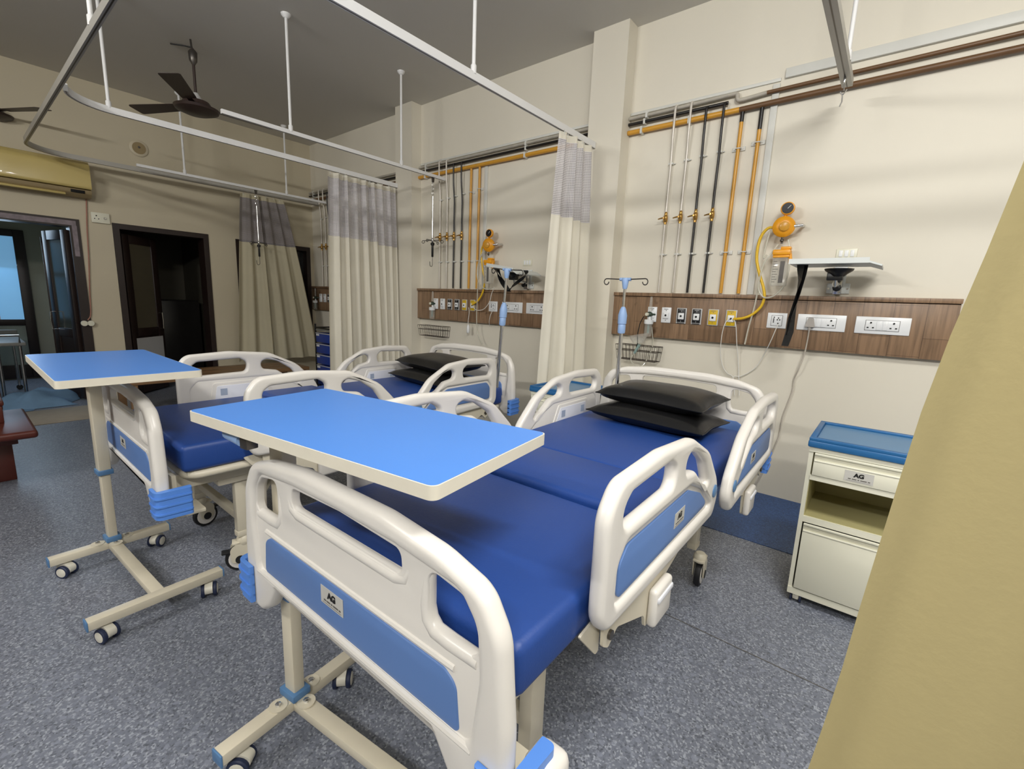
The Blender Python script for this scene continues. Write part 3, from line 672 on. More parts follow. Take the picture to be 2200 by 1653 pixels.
pillow((-.915, 2.42, .792), R(-5), 'upper of the two black vinyl pillows on the near bed', .60, .36, .12, 3, (R(3), 0))
pillow((-2.55, 2.22, .702), R(-6), 'lower of the two black vinyl pillows on the second bed', .66, .36, .105, 4)
pillow((-2.58, 2.30, .792), R(-8), 'upper of the two black vinyl pillows on the second bed', .66, .36, .12, 5, (R(3), 0))

# ------------------------------------------------------------------ overbed tables
def overbed(loc, base_rz, top_off, top_rz, ztop, label, barlen=0.64, handle=False):
    t = thing('overbed_table', label, 'overbed table', loc, base_rz, 'overbed tables')
    mt = Matrix.Translation((top_off[0], top_off[1], 0)) @ Matrix.Rotation(top_rz, 4, 'Z'); tf = lambda x, y, z: tuple(mt @ Vector((x, y, z)))
    LX, LY = .86, .425
    rect = rpoly([(-LX/2, -LY/2, .018), (LX/2, -LY/2, .018), (LX/2, LY/2, .018), (-LX/2, LY/2, .018)])
    e = B().prism(rect, ztop-.027, ztop, tf).build('tabletop', 'table_edge', t)
    r2 = rpoly([(-LX/2+.003, -LY/2+.003, .017), (LX/2-.003, -LY/2+.003, .017), (LX/2-.003, LY/2-.003, .017), (-LX/2+.003, LY/2-.003, .017)])
    B().prism(r2, ztop, ztop+.0012, tf).build('blue_laminate', 'table_blue', e)
    B().box((-.035, -.02, ztop-.055), (.40, .02, ztop-.027), 0.003, mtx=Matrix.Rotation(top_rz, 4, 'Z')).build('support_arm', 'bed_metal', t)
    B().box((-.030, -.0225, .45), (.030, .0225, ztop-.03), 0.005).build('outer_post', 'bed_metal', t)
    B().box((-.024, -.0175, .10), (.024, .0175, .46), 0.004).build('inner_post', 'bed_metal', t)
    for (z, sc) in ((.445, 1.0), (.108, 1.0)):
        f = B(); f.box((-.036, -.029, z), (.036, .029, z+.024), 0.004); f.build('blue_collar', 'collar_blue', t)
    B().box((-.022, -.225, .072), (.022, .225, .106), 0.003).build('cross_foot', 'bed_metal', t)
    B().box((.022, -.022, .074), (barlen-.022, .022, .104), 0.003).build('long_bar', 'bed_metal', t)
    B().box((barlen-.022, -.225, .072), (barlen+.022, .225, .106), 0.003).build('cross_foot', 'bed_metal', t)
    for (x, y) in ((0, -.225), (0, .225), (barlen, -.225), (barlen, .225)):
        B().box((x-.023, y-.005 if y < 0 else y-.001, .071), (x+.023, y+.001 if y < 0 else y+.005, .107), 0.002).build('end_cap', 'collar_blue', t)
    for (x, y, dx, dy) in ((.055, 0, 1, 0), (0, -.055, 0, -1), (0, .055, 0, 1)):
        f = B(); f.lathe([(.026, 0), (.026, .004)], (x, y, .105), n=16); fl = f.build('base_flange', 'bed_metal', t)
        B().lathe([(.009, 0), (.009, .006), (.005, .008)], (x, y, .109), n=6).build('bolt', 'chrome', fl)
    for k, (x, y) in enumerate(((0, -.175), (0, .175), (barlen, -.175), (barlen, .175))):
        an = (R(35), R(-50), R(20), R(-25))[k]; mx = Matrix.Translation((x, y, 0)) @ Matrix.Rotation(an, 4, 'Z'); g = lambda p: mx @ Vector(p)
        f = B(); f.cyl((x, y, .05), (x, y, .074), .010, n=10)
        f.prism(rpoly([(-.028, .014, .01), (.034, .020, .015), (.042, .050, .02), (.010, .067, .015), (-.026, .058, .015)]), -.0145, .0145, lambda a, b2, h: g((a, h, b2)))
        c = f.build('caster', 'caster_white', t)
        ax = g((0, 1, 0))-g((0, 0, 0))
        for s_ in (-1, 1):
            w_ = B(); w_.lathe([(.019, .015), (.029, .0155), (.030, .019), (.030, .026), (.027, .029)], g((.008, 0, .030)), ax*s_, 18); w_.build('tyre', 'tyre_navy', c)
            w_ = B(); w_.lathe([(.021, .015), (.021, .0298), (.015, .032)], g((.008, 0, .030)), ax*s_, 16); w_.build('wheel_disc', 'caster_white', c)
    if handle:
        z = ztop-.052; f = B(); f.cyl((-.075, -.100, z), (.015, -.112, z), .017, n=16); h_ = f.build('height_lever', 'iv_blue', t)
        B().cyl((.015, -.112, z), (.032, -.1145, z), .011, n=12).build('lever_neck', 'chrome', h_)
        f = B(); f.box((.030, -.13, z-.014), (.062, -.10, z+.016), .003)
        f.build('lever_block', 'steel_dark', t)
    return t
o1 = Vector((-1.256, .548, 0))
rot = R(8.0); cc = Vector((-1.022, .647)); dd = Matrix.Rotation(-rot, 2) @ (cc-o1.xy)
overbed(o1, rot, (dd.x, dd.y), 0, 1.0, 'near overbed table with light blue top over the foot of the near bed', handle=True)
o2 = Vector((-2.775, .385, 0)); rot = R(3.0); cc = Vector((-2.522, .408)); dd = Matrix.Rotation(-rot, 2) @ (cc-o2.xy)
overbed(o2, rot, (dd.x, dd.y), R(-3.0), 1.003, 'left overbed table with blue top, standing at the second bed footboard')

# ------------------------------------------------------------------ bedside cabinets
def cabinet(loc, label, sz=1.0, lab=True):
    t = thing('bedside_cabinet', label, 'cabinet', loc, 0, 'bedside cabinets'); w_, d_ = .42, .40
    t.scale = (1, 1, sz)
    x0, x1 = 0, w_; zb, zt = .045, .748
    f = B(); f.box((x0, 0.004, zb), (x0+.016, d_, zt)); f.box((x1-.016, 0.004, zb), (x1, d_, zt)); f.box((x0, d_-.012, zb), (x1, d_, zt)); f.box((x0, 0.0, zb), (x1, d_, zb+.03)); f.box((x0, 0, zt-.022), (x1, d_, zt))
    f.box((x0+.016, 0.0, .600), (x1-.016, .02, .622)); f.box((x0+.016, 0.004, .400), (x1-.016, d_-.012, .425))
    f.build('carcass', 'cabinet_metal', t)
    f = B(); f.box((x0+.016, .02, .425), (x0+.018, d_-.012, .600)); f.box((x1-.018, .02, .425), (x1-.016, d_-.012, .600)); f.box((x0+.018, d_-.014, .425), (x1-.018, d_-.012, .600)); f.box((x0+.018, .02, .425), (x1-.018, d_-.014, .427)); f.build('shelf_lining', 'cabinet_inner', t)
    def front(nm, za, zb2):
        o = B().box((x0+.022, -.006, za), (x1-.022, .01, zb2-.034), .003).build(nm, 'cabinet_metal', t)
        g = B(); g.box((x0+.022, .004, zb2-.034), (x1-.022, .012, zb2-.006)); g.box((x0+.022, -.006, zb2-.010), (x1-.022, .006, zb2), .003); g.tube([(x0+.024, -.004, zb2-.034), (x1-.024, -.004, zb2-.034)], .005, 8)
        g.build('finger_pull', 'cabinet_metal', o); return o
    dr = front('drawer', .624, .724); front('door', .080, .396)
    if lab: maker_label(dr, lambda x, y, h: (.185+x, -.0065-h, .657+y), .098, .046)
    o = B().box((x0-.008, -.012, zt), (x1+.008, d_+.004, zt+.03), .006).build('top_moulding', 'cabinet_top', t)
    g = B(); g.box((x0+.018, .014, zt+.030), (x1-.018, d_-.022, zt+.032)); g.build('tray_inset', 'cabinet_tray', o)
    g = B()
    for (a, b2, c2, e2) in ((x0-.006, x1+.006, -.010, .012), (x0-.006, x1+.006, d_-.02, d_+.002), (x0-.006, x0+.016, .012, d_-.02), (x1-.016, x1+.006, .012, d_-.02)): g.box((a, c2, zt+.028), (b2, e2, zt+.044), .004)
    g.build('raised_rim', 'cabinet_top', o)
    for (x, y) in ((.035, .03), (x1-.035, .03), (.035, d_-.04), (x1-.035, d_-.04)):
        f = B(); f.box((x-.013, y-.018, .014), (x+.013, y+.018, .046), .006); c = f.build('caster', 'caster_white', t)
        g = B()
        for s_ in (-1, 1): g.cyl((x+s_*.014, y, .019), (x+s_*.022, y, .019), .019, n=14)
        g.build('tyre', 'tyre_navy', c)
    return t
cabinet((-.20, 2.33, 0), 'cream bedside cabinet with blue top at the right, partly hidden by yellow curtain')
cabinet((-1.88, 2.53, 0), 'cream bedside cabinet with light blue top between the near bed and pillar curtain', .95, False)

# ------------------------------------------------------------------ drip poles on the bed heads
def iv_pole(loc, label, lean=0.0, zt=1.47, zb=0.20):
    t = thing('drip_pole', label, 'drip pole', loc, 0); t.rotation_euler = (0, lean, 0)
    B().cyl((0, 0, zb), (0, 0, 1.20), .0125, n=12).build('lower_pole', 'chrome', t)
    B().cyl((0, 0, 1.18), (0, 0, zt-.03), .0085, n=10).build('upper_pole', 'chrome', t)
    B().lathe([(.02, 1.155), (.023, 1.165), (.023, 1.205), (.021, 1.21), (.026, 1.213), (.027, 1.265), (.018, 1.30), (.010, 1.315)], n=16).build('height_grip', 'iv_blue', t)
    f = B(); f.lathe([(.012, zt-.065), (.016, zt-.05), (.022, zt-.01), (.018, zt)], n=14); f.cyl((-.035, 0, zt-.008), (.035, 0, zt-.008), .010, n=10); f.build('top_hub', 'iv_blue', t)
    for s_ in (-1, 1):
        g = B(); g.tube([(s_*.03, 0, zt-.008), (s_*.12, 0, zt-.004)]+[(s_*(.125+.016*math.sin(R(a))), 0, zt-.022+.018*math.cos(R(a))) for a in range(0, 300, 30)], .0035, 6)
        g.build('bottle_hook', 'steel_dark', t)
    return t
iv_pole((-1.268, 2.60, 0), 'chrome drip pole with blue grip at the head of the near bed', 0.0, 1.485)
iv_pole((-2.20, 2.47, 0), 'leaning chrome drip pole with blue grip at the head of the second bed', R(4.2), 1.545)

# ------------------------------------------------------------------ head wall: panels, pipes, outlets
def pipe(name, label, pts, r, m, group=None, clips=(), cat='pipe', clipm='trunk_white', n=10, sub=None):
    t = thing(name, label, cat, (0, 0, 0), 0, group)
    o = B().tube(pts, r, n).build('pipe_run', m, t, 60)
    for (x, z, kind) in clips:
        f = B(); y = W
        if kind == 'saddle':
            f.box((x-r-.030, y-.010, z-.014), (x-r+.002, y, z+.014), .002); f.box((x+r-.002, y-.010, z-.014), (x+r+.030, y, z+.014), .002)
            for q in (-1, 1): f.cyl((x+q*(r+.017), y-.013, z), (x+q*(r+.017), y-.009, z), .004, n=6)
            f.tube([(x-r-.004, y-.004, z), (x-r-.003, y-2*r-.012, z), (x+r+.003, y-2*r-.012, z), (x+r+.004, y-.004, z)], .004, 6)
        elif kind == 'h':
            f.box((x-.008, y-2*r-.02, z-r-.008), (x+.008, y, z+r+.008), .002)
        else:
            f.box((x-r-.008, y-2*r-.014, z-.007), (x+r+.008, y, z+.007), .002); f.cyl((x+r+.004, y-.012, z), (x+r+.024, y-.012, z), .004, n=6)
        f.build('pipe_clip', clipm, t)
    return t
def valve(t, x, z, y):
    f = B(); f.lathe([(.008, -.045), (.011, -.042), (.011, -.028), (.015, -.024), (.017, 0), (.015, .024), (.011, .028), (.011, .046), (.008, .05)], (x, y, z), n=12)
    f.lathe([(.009, 0), (.009, .025), (.006, .03)], (x, y-.014, z), (0, -1, 0), 10)
    v = f.build('valve', 'brass', t)
    B().tube([(x+.012, y-.038, z+.002), (x-.02, y-.040, z-.002), (x-.045, y-.036, z-.006)], [.005, .006, .004], 6).build('valve_lever', 'brass', v)
ORD = ('first', 'second', 'third', 'fourth', 'fifth', 'sixth')
PX = (-1.478, -1.362, -1.25, -1.13, -1.006, -.885)
def bay(dx, nm, n_pipes=6, plates=True, full=True, x_right=None):
    w_ = W; yp = W-.024
    # laminate panel
    xl, xr = -1.905+dx, (.285+dx if x_right is None else x_right)
    t = thing('service_panel', 'brown wood-effect service panel on the wall of the %s' % nm, 'wall panel', (0, 0, 0), 0, 'wood-effect service panels')
    B().box((xl, w_-.048, 1.080), (xr, w_-.002, 1.400), .002).build('panel_board', 'laminate_wood', t)
    B().box((xl-.008, w_-.060, 1.404), (xr+.004, w_, 1.432), .003).build('top_ledge', 'laminate_wood', t)
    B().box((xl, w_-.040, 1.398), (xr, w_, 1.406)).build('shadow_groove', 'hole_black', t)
    if xl > X0: B().box((xl-.006, w_-.05, 1.075), (xl, w_, 1.40)).build('edge_strip', 'trunk_white', t)
    g = 'gas riser pipes'
    tops = (2.80, 2.80, 2.745, 2.745, 2.675, 2.675); mats = ('pipe_white', 'pipe_white', 'pipe_black', 'pipe_black', 'pipe_yellow', 'pipe_yellow'); cn = ('white', 'white', 'black', 'black', 'yellow', 'yellow')
    for i in range(n_pipes):
        x = PX[i]+dx; r = (.009, .009, .009, .009, .0125, .0125)[i]; zt = tops[i]; q = .048 if i < 4 else .028
        if i < 4: pts = [(x+.012, w_-.02, zt), (x+.012, w_-.05, zt-.01), (x+.011, w_-q-.005, zt-.06), (x+.009, w_-q, zt-.20), (x+.005, yp-.004, zt-.36), (x+.002, yp, 2.2), (x, yp, 1.44)]
        else: pts = [(x+.006, yp, zt), (x+.004, yp, 2.3), (x, yp, 1.44)]
        cl = [(x+.001, 1.73, 'saddle' if i > 3 else 'c'), (x+.004, (2.40, 2.41, 2.42, 2.43, 2.43, 2.45)[i], 'saddle' if i > 3 else 'c')]
        side = ('left', 'right')[i % 2]
        p = pipe('riser_pipe', '%s of the two vertical %s pipes above the panel in the %s' % (side, cn[i], nm), smooth(pts, 5) if i < 4 else pts, r, mats[i], g, cl)
        if i < 4: valve(p, x+.002, 2.0, yp)
        elif full and dx == 0: B().cyl((x+.006, yp, 2.675 if i == 4 else 2.675), (x+.0053, yp, 2.60 if i == 4 else 2.53), .0132, n=10).build('dark_stub', 'pipe_black', p)  # short black sleeve at the top of each near yellow riser
    # outlets
    if plates:
        OX = (-1.500, -1.385, -1.265, -1.150, -1.030, -.905); yf = w_-.048
        for i in range(min(6, n_pipes)):
            x = OX[i]+dx; col = ('white', 'white', 'black', 'black', 'yellow', 'yellow')[i]
            t = thing('gas_outlet', '%s gas outlet from the left, %s-faced, on the panel of the %s' % (ORD[i], col, nm), 'gas outlet', (x, yf, 1.262), 0, 'gas outlets on the service panels')
            B().box((-.038, -.010, -.060), (.038, 0, .060), .004).build('plate', 'socket_white' if i < 2 else 'plate_grey', t)
            if i >= 2: B().box((-.030, -.012, -.048 if i < 4 else -.054), (.030, -.009, .054), .001).build('coloured_face', 'face_black' if i < 4 else 'face_yellow', t)
            if i in (2, 3): B().box((-.028, -.0125, -.057), (.028, -.0095, -.052)).build('plate_stripe', 'face_black', t)
            f = B().box((-.023, -.020, -.028), (.023, -.009, .022), .008, 3).build('socket_block', 'socket_white', t)
            B().cyl((0, -.0215, -.002), (0, -.019, -.002), .008, n=10).build('socket_hole', 'hole_black', f)
            h = B(); h.cyl((0, -.0135, .036), (0, -.009, .036), .003, n=8); h.cyl((0, -.0135, -.040), (0, -.009, -.040), .003, n=8); h.build('screws', 'ink_grey' if i != 2 and i != 3 else 'plate_grey', t)
            h = B(); h.box((-.018, -.0128, .0450), (.016, -.0118, .0480)); h.build('printed_line', 'ink_grey' if i not in (2, 3) else 'plate_grey', t)
        def three_pin(t, x, z, s_=1.0):
            h = B(); h.cyl((x, -.0165, z+.016*s_), (x, -.012, z+.016*s_), .0052*s_, n=8)
            for q in (-1, 1): h.box((x+q*.013*s_-.0045*s_, -.0165, z-.016*s_), (x+q*.013*s_+.0045*s_, -.012, z-.010*s_))
            h.build('socket_holes', 'hole_black', t)
        def combo(x, label, w2, kind):
            t = thing('power_socket', label, 'socket', (x, yf, 1.262), 0, 'power sockets on the service panels')
            B().box((-w2/2, -.008, -.052), (w2/2, 0, .052), .003).build('plate', 'socket_white', t)
            if kind == 'wide':
                B().box((-.083, -.0092, -.032), (.083, -.007, .032)).build('gap_line', 'ink_grey', t)
                B().box((-.081, -.0122, -.030), (.081, -.007, .030), .002).build('module_block', 'socket_white', t)
                three_pin(t, -.055, 0); three_pin(t, .055, 0)
                for q in (-.0145, .0145): B().box((q-.0125, -.0155, -.027), (q+.0125, -.010, .027), .002).build('rocker_switch', 'socket_white', t)
            else:
                B().box((-.034, -.0092, -.036), (.034, -.007, .036)).build('gap_line', 'ink_grey', t)
                B().box((-.032, -.0122, -.034), (.032, -.007, .034), .002).build('module_block', 'socket_white', t)
                h = B()
                for (qx, qz) in ((-.016, .022), (-.018, .010), (-.018, 0), (-.018, -.01), (.010, .018), (.004, .006), (.018, .006), (.010, -.018)): h.cyl((qx, -.0150, qz), (qx, -.0118, qz), .004, n=8)
                h.build('socket_holes', 'hole_black', t)
            return t
        combo(-.612+dx, 'small square white socket on the panel of the %s' % nm, .118, 'small')
        combo(-.358+dx, 'first wide white socket plate on the panel of the %s' % nm, .265, 'wide')
        if x_right is None or x_right > -.1+dx: combo(-.045+dx, 'second wide white socket plate, farther right, on the panel of the %s' % nm, .265, 'wide')
bay(0, 'near bed')
bay(-2.605, 'second bed')
bay(-5.20, 'far corner', n_pipes=3, full=False, x_right=-4.95)
# horizontal gas mains
def hrun(name, label, xa_, xb_, z, r, m, y=None, clips=(), pts=None):
    y = W-.035 if y is None else y
    return pipe(name, label, pts or [(xa_, y, z), (xb_, y, z)], r, m, 'horizontal gas mains', clips)
hrun('gas_main', 'thick yellow horizontal pipe right of the near pillar', -1.848, -1.02, 2.68, .0185, 'pipe_yellow', W-.030, [(-1.73, 2.68, 'h'), (-1.36, 2.68, 'h')])
hrun('gas_main', 'lower brown horizontal pipe running off to the upper right', -1.02, 1.6, 2.68, .0180, 'pipe_brown', W-.030, [], [(-1.02, W-.03, 2.68), (-.6, W-.03, 2.685), (.3, W-.03, 2.69), (1.6, W-.03, 2.70)])
hrun('gas_main', 'upper brown horizontal pipe running off to the upper right', -.9, 1.6, 2.755, .0125, 'pipe_brown', W-.028, [], [(-.86, W-.028, 2.752), (.3, W-.028, 2.762), (1.6, W-.028, 2.77)])
hrun('gas_main', 'patchy white S-bend joining the upper brown pipe', 0, 0, 0, .0135, 'pipe_dirty', W-.03, [], smooth([(-1.44, W-.03, 2.785), (-1.2, W-.03, 2.788), (-1.065, W-.03, 2.79), (-1.045, W-.034, 2.775), (-1.04, W-.034, 2.75), (-1.015, W-.03, 2.742), (-.86, W-.028, 2.752)], 5))
hrun('gas_main', 'patchy white upper pipe between the near pillar and the near risers', -1.848, -1.44, 2.785, .0130, 'pipe_dirty', W-.030, [(-1.70, 2.785, 'h')])
hrun('gas_main', 'black horizontal pipe between the near pillar and the near risers', -1.848, -1.10, 2.742, .0120, 'pipe_black', W-.030, [(-1.715, 2.742, 'h')])
for (xl, xr, nm) in ((-4.438, -2.158, 'second bed'), (X0+.002, -4.738, 'far corner')):
    hrun('gas_main', 'thick yellow horizontal pipe above the %s' % nm if nm != 'far corner' else 'brownish lowest horizontal pipe in the far corner', xl, xr, 2.68, .0185, 'pipe_yellow' if nm != 'far corner' else 'pipe_brown', W-.030, [(xl+.12, 2.68, 'h'), (xl+1.55, 2.68, 'h')])
    hrun('gas_main', 'black horizontal pipe above the %s' % nm, xl, xr, 2.742, .012, 'pipe_black', W-.030, [(xl+.12, 2.742, 'h'), (xl+1.55, 2.742, 'h')])
    hrun('gas_main', 'white horizontal pipe just above the black one, at the %s' % nm, xl, xr, 2.785, .0130, 'pipe_dirty', W-.030, [(xl+.12, 2.785, 'h'), (xl+1.55, 2.785, 'h')])
def trunk(label, lo, hi): tag(B().box(lo, hi, .003).build('cable_trunking', 'trunk_white'), label, 'cable trunking')
trunk('white vertical cable trunking beside the near yellow risers', (-.832, W-.016, 1.434), (-.79, W, 2.80))
trunk('pale horizontal cable trunking at the upper right above brown pipes', (-.765, W-.022, 2.82), (1.6, W, 2.878))
trunk('thin white trunking above the horizontal pipes of the near bed', (-1.848, W-.012, 2.812), (-.79, W, 2.834))
trunk('thin white trunking above the horizontal pipes of the second bed', (-4.438, W-.012, 2.812), (-2.158, W, 2.834))
trunk('white vertical cable trunking beside the second bed risers', (-3.425, W-.016, 1.434), (-3.385, W, 2.66))

# ------------------------------------------------------------------ suction units
def suction(dx, nm, hose_pts, loop, jar_dx=0.0):
    y = W-.10; x = -.64+dx
    t = thing('suction_unit', 'yellow suction regulator with gauge and clear jar on the wall of the %s' % nm, 'suction unit', (0, 0, 0), 0, 'suction units')
    f = B(); f.lathe([(.030, -.035), (.058, -.030), (.066, -.01), (.066, .012), (.050, .030), (.030, .036)], (x, y, 1.872), (.25, -1, -.05), 22); b2 = f.build('regulator_body', 'regulator_yellow', t)
    f = B(); f.lathe([(.030, 0), (.030, .012), (.024, .016)], Vector((x, y, 1.872))+Vector((.25, -1, -.05)).normalized()*.034, (.25, -1, -.05), 18); f.build('control_knob', 'pipe_yellow', b2)
    f = B(); f.lathe([(.037, 0.0), (.037, .003)], Vector((x, y, 1.872))+Vector((.25, -1, -.05)).normalized()*.031, (.25, -1, -.05), 18); f.build('knob_ring', 'fan_brown', b2)
    f = B(); f.cyl((x, y, 1.93), (x+.006, y, 1.958), .010, n=10); f.lathe([(.040, -.014), (.042, 0), (.040, .012), (.036, .014)], (x+.010, y-.004, 1.985), (.10, -1, .05), 22); g = f.build('pressure_gauge', 'regulator_yellow', t)
    f = B(); f.lathe([(.034, .0), (.034, .003)], Vector((x+.010, y-.004, 1.985))+Vector((.10, -1, .05)).normalized()*.014, (.10, -1, .05), 20); f.build('gauge_face', 'face_black', g)
    f = B(); f.tube([Vector((x+.012, y-.021, 1.983)), Vector((x+.030, y-.0225, 2.002))], .0018, 5); f.build('gauge_needle', 'socket_white', g)
    f = B(); f.cyl((x+.05, y, 1.872), (x+.105, y+.02, 1.878), .011, n=10); f.cyl((x+.09, y+.015, 1.877), (x+.10, y+.09, 1.885), .010, n=10); f.build('wall_connector', 'chrome', t)
    f = B(); f.cyl((x+.0, y, 1.81), (x+.002, y, 1.765), .007, n=8); f.ball((x+.001, y-.004, 1.785), .012, .012, .012); f.build('lower_knob', 'steel_dark', t)
    jx = x+.012+jar_dx
    f = B(); f.box((jx-.052, y-.035, 1.690), (jx+.052, y+.035, 1.726), .008); f.box((jx-.048, y-.03, 1.674), (jx+.048, y+.03, 1.690), .004); f.box((jx-.01, y-.02, 1.726), (jx+.05, y+.03, 1.745), .006); f.cyl((jx+.045, y, 1.70), (jx+.055, y, 1.64), .012, n=8); f.build('jar_lid', 'regulator_yellow', t)
    f = B(); f.box((jx-.048, y-.036, 1.49), (jx+.048, y+.036, 1.675), .012, 3); j = f.build('collection_jar', 'clear_plastic', t)
    f = B()
    for k in range(9): f.box((jx-.036, y-.0375, 1.515+k*.0165), (jx-.036+(.03 if k % 2 else .02), y-.0365, 1.518+k*.0165))
    f.box((jx+.004, y-.0375, 1.51), (jx+.030, y-.0365, 1.65)); f.build('scale_print', 'ink_grey', j)
    B().tube(smooth(hose_pts, 8), .0095, 10).build('yellow_hose', 'hose_yellow', t, 60)
    for lp in loop: B().tube(smooth(lp, 8), .0055, 8).build('clear_tubing', 'clear_tube', t, 60)
    return t
Y1 = W-.085
h1 = [ony(*p, Y1) for p in ((1666, 489), (1650, 491), (1636, 507), (1628, 532), (1626, 560), (1632, 590), (1640, 618), (1642, 640), (1634, 660), (1616, 676), (1596, 684))]+[ony(1576, 686, W-.07)]
l1 = [[ony(*p, Y1-.02) for p in ((1672, 525), (1655, 548), (1642, 565), (1634, 590), (1629, 615), (1634, 632), (1645, 640), (1665, 634), (1685, 612), (1694, 580), (1697, 545), (1694, 515))],
      [ony(*p, Y1-.01) for p in ((1656, 492), (1645, 530), (1641, 555), (1648, 548))],
      [ony(*p, Y1-.0) for p in ((1632, 600), (1625, 640), (1618, 670), (1608, 705), (1600, 740))]]
suction(0, 'near bed', h1, l1)
h2 = [ony(*p, Y1) for p in ((1047, 522), (1038, 528), (1034, 545), (1037, 580), (1041, 600), (1038, 625), (1028, 645), (1014, 655))]
l2 = [[ony(*p, Y1-.015) for p in ((1040, 535), (1030, 560), (1025, 585), (1030, 610), (1045, 622), (1060, 618))], [ony(*p, Y1-.01) for p in ((1036, 545), (1028, 570), (1027, 600), (1025, 650), (1024, 690), (1027, 720), (1036, 740))]]
suction(-2.62, 'second bed', h2, l2)

# ------------------------------------------------------------------ oxygen flow meters and baskets
def flowmeter(x, nm, mask=True):
    y = W-.085
    t = thing('oxygen_flowmeter', 'oxygen flowmeter with clear humidifier bottle on the panel of the %s' % nm, 'flowmeter', (0, 0, 0), 0, 'oxygen flowmeters')
    B().lathe([(.012, 0), (.013, .01), (.011, .09), (.008, .115)], (x, y, 1.285), n=12).build('flow_tube', 'clear_plastic', t)
    f = B(); f.ball((x-.006, y, 1.262), .026, .022, .022); f.cyl((x, y, 1.262), (x+.03, W-.05, 1.262), .010, n=10); f.build('flow_knob', 'knob_green', t)
    B().cyl((x-.012, y-.018, 1.262), (x-.016, y-.034, 1.262), .013, n=12).build('knob_cap', 'socket_cream', t)
    f = B(); f.lathe([(.034, 0), (.036, .01), (.036, .032), (.030, .036)], (x-.002, y-.006, 1.185), n=16); f.cyl((x, y, 1.215), (x, y, 1.25), .010, n=8); f.build('bottle_cap', 'socket_white', t)
    f = B(); f.lathe([(.024, 0), (.030, .01), (.030, .09), (.028, .10)], (x-.002, y-.006, 1.085), n=16); b2 = f.build('humidifier_bottle', 'clear_plastic', t)
    B().cyl((x-.002, y-.006, 1.11), (x-.002, y-.006, 1.188), .008, n=8).build('dip_tube', 'mask_green', b2)
    return t
flowmeter(-1.505, 'near bed'); flowmeter(-4.125, 'second bed'); flowmeter(-6.80, 'far corner')
t = thing('oxygen_mask', 'clear oxygen mask with black strap hanging below the near flowmeter', 'oxygen mask', (0, 0, 0))
mx_, my_ = -1.56, W-.14
f = B(); f.grid(lambda u, v: (mx_+(.045+.04*v)*math.sin(2*PI*u)*(1 if True else 0), my_+(.03+.018*v)*math.cos(2*PI*u), 1.03+.07*v+.02*math.sin(2*PI*u)*v), 16, 5); f.build('mask_shell', 'clear_plastic', t, 80)
B().tube(smooth([(mx_+.03, my_, 1.245), (mx_-.005, my_+.02, 1.19), (mx_-.01, my_, 1.10), (mx_+.0, my_-.01, 1.03), (mx_-.02, my_, .96)], 6), .004, 6).build('mask_strap', 'strap_black', t)
B().cyl((mx_+.012, my_, 1.02), (mx_-.025, my_, .945), .014, .010, n=10).build('mask_connector', 'mask_green', t)
B().tube(smooth([(mx_-.025, my_, .945), (mx_-.05, my_, .90), (mx_-.03, my_, .86), (mx_+.03, my_+.05, .84), (mx_+.08, my_+.10, 1.0), (mx_+.07, my_+.08, 1.16)], 6), .0045, 6).build('oxygen_tubing', 'clear_tube', t)
def basket(xa_, xb_, nm):
    t = thing('wire_basket', 'small wire basket on the wall of the %s' % nm, 'basket', (0, 0, 0), 0, 'wire baskets'); ya, yb = W-.125, W-.006
    z0, z1 = .885, 1.005; i_ = .016; f = B()
    for z, k in ((z1, 0), (z1-.045, i_*.4), (z0, i_)):
        f.tube([(xa_+k, ya+k, z), (xb_-k, ya+k, z), (xb_-k, yb, z), (xa_+k, yb, z)], .0028, 6, True)
    f.build('rim_wires', 'wire_basket', t)
    f = B(); nx = 11
    for j in range(nx+1):
        x = xa_+(xb_-xa_)*j/nx; x2 = xa_+i_+(xb_-xa_-2*i_)*j/nx
        f.tube([(x, ya, z1), (x2, ya+i_, z0), (x2, yb, z0), (x, yb, z1)], .0018, 5)
    for j in range(1, 4):
        y = ya+(yb-ya)*j/4; f.tube([(xa_, y, z1), (xa_+i_, y, z0), (xb_-i_, y, z0), (xb_, y, z1)], .0018, 5)
    f.build('mesh_wires', 'wire_basket', t); return t
basket(-1.765, -1.405, 'near bed, below the panel'); basket(-4.345, -3.91, 'second bed, below the panel')

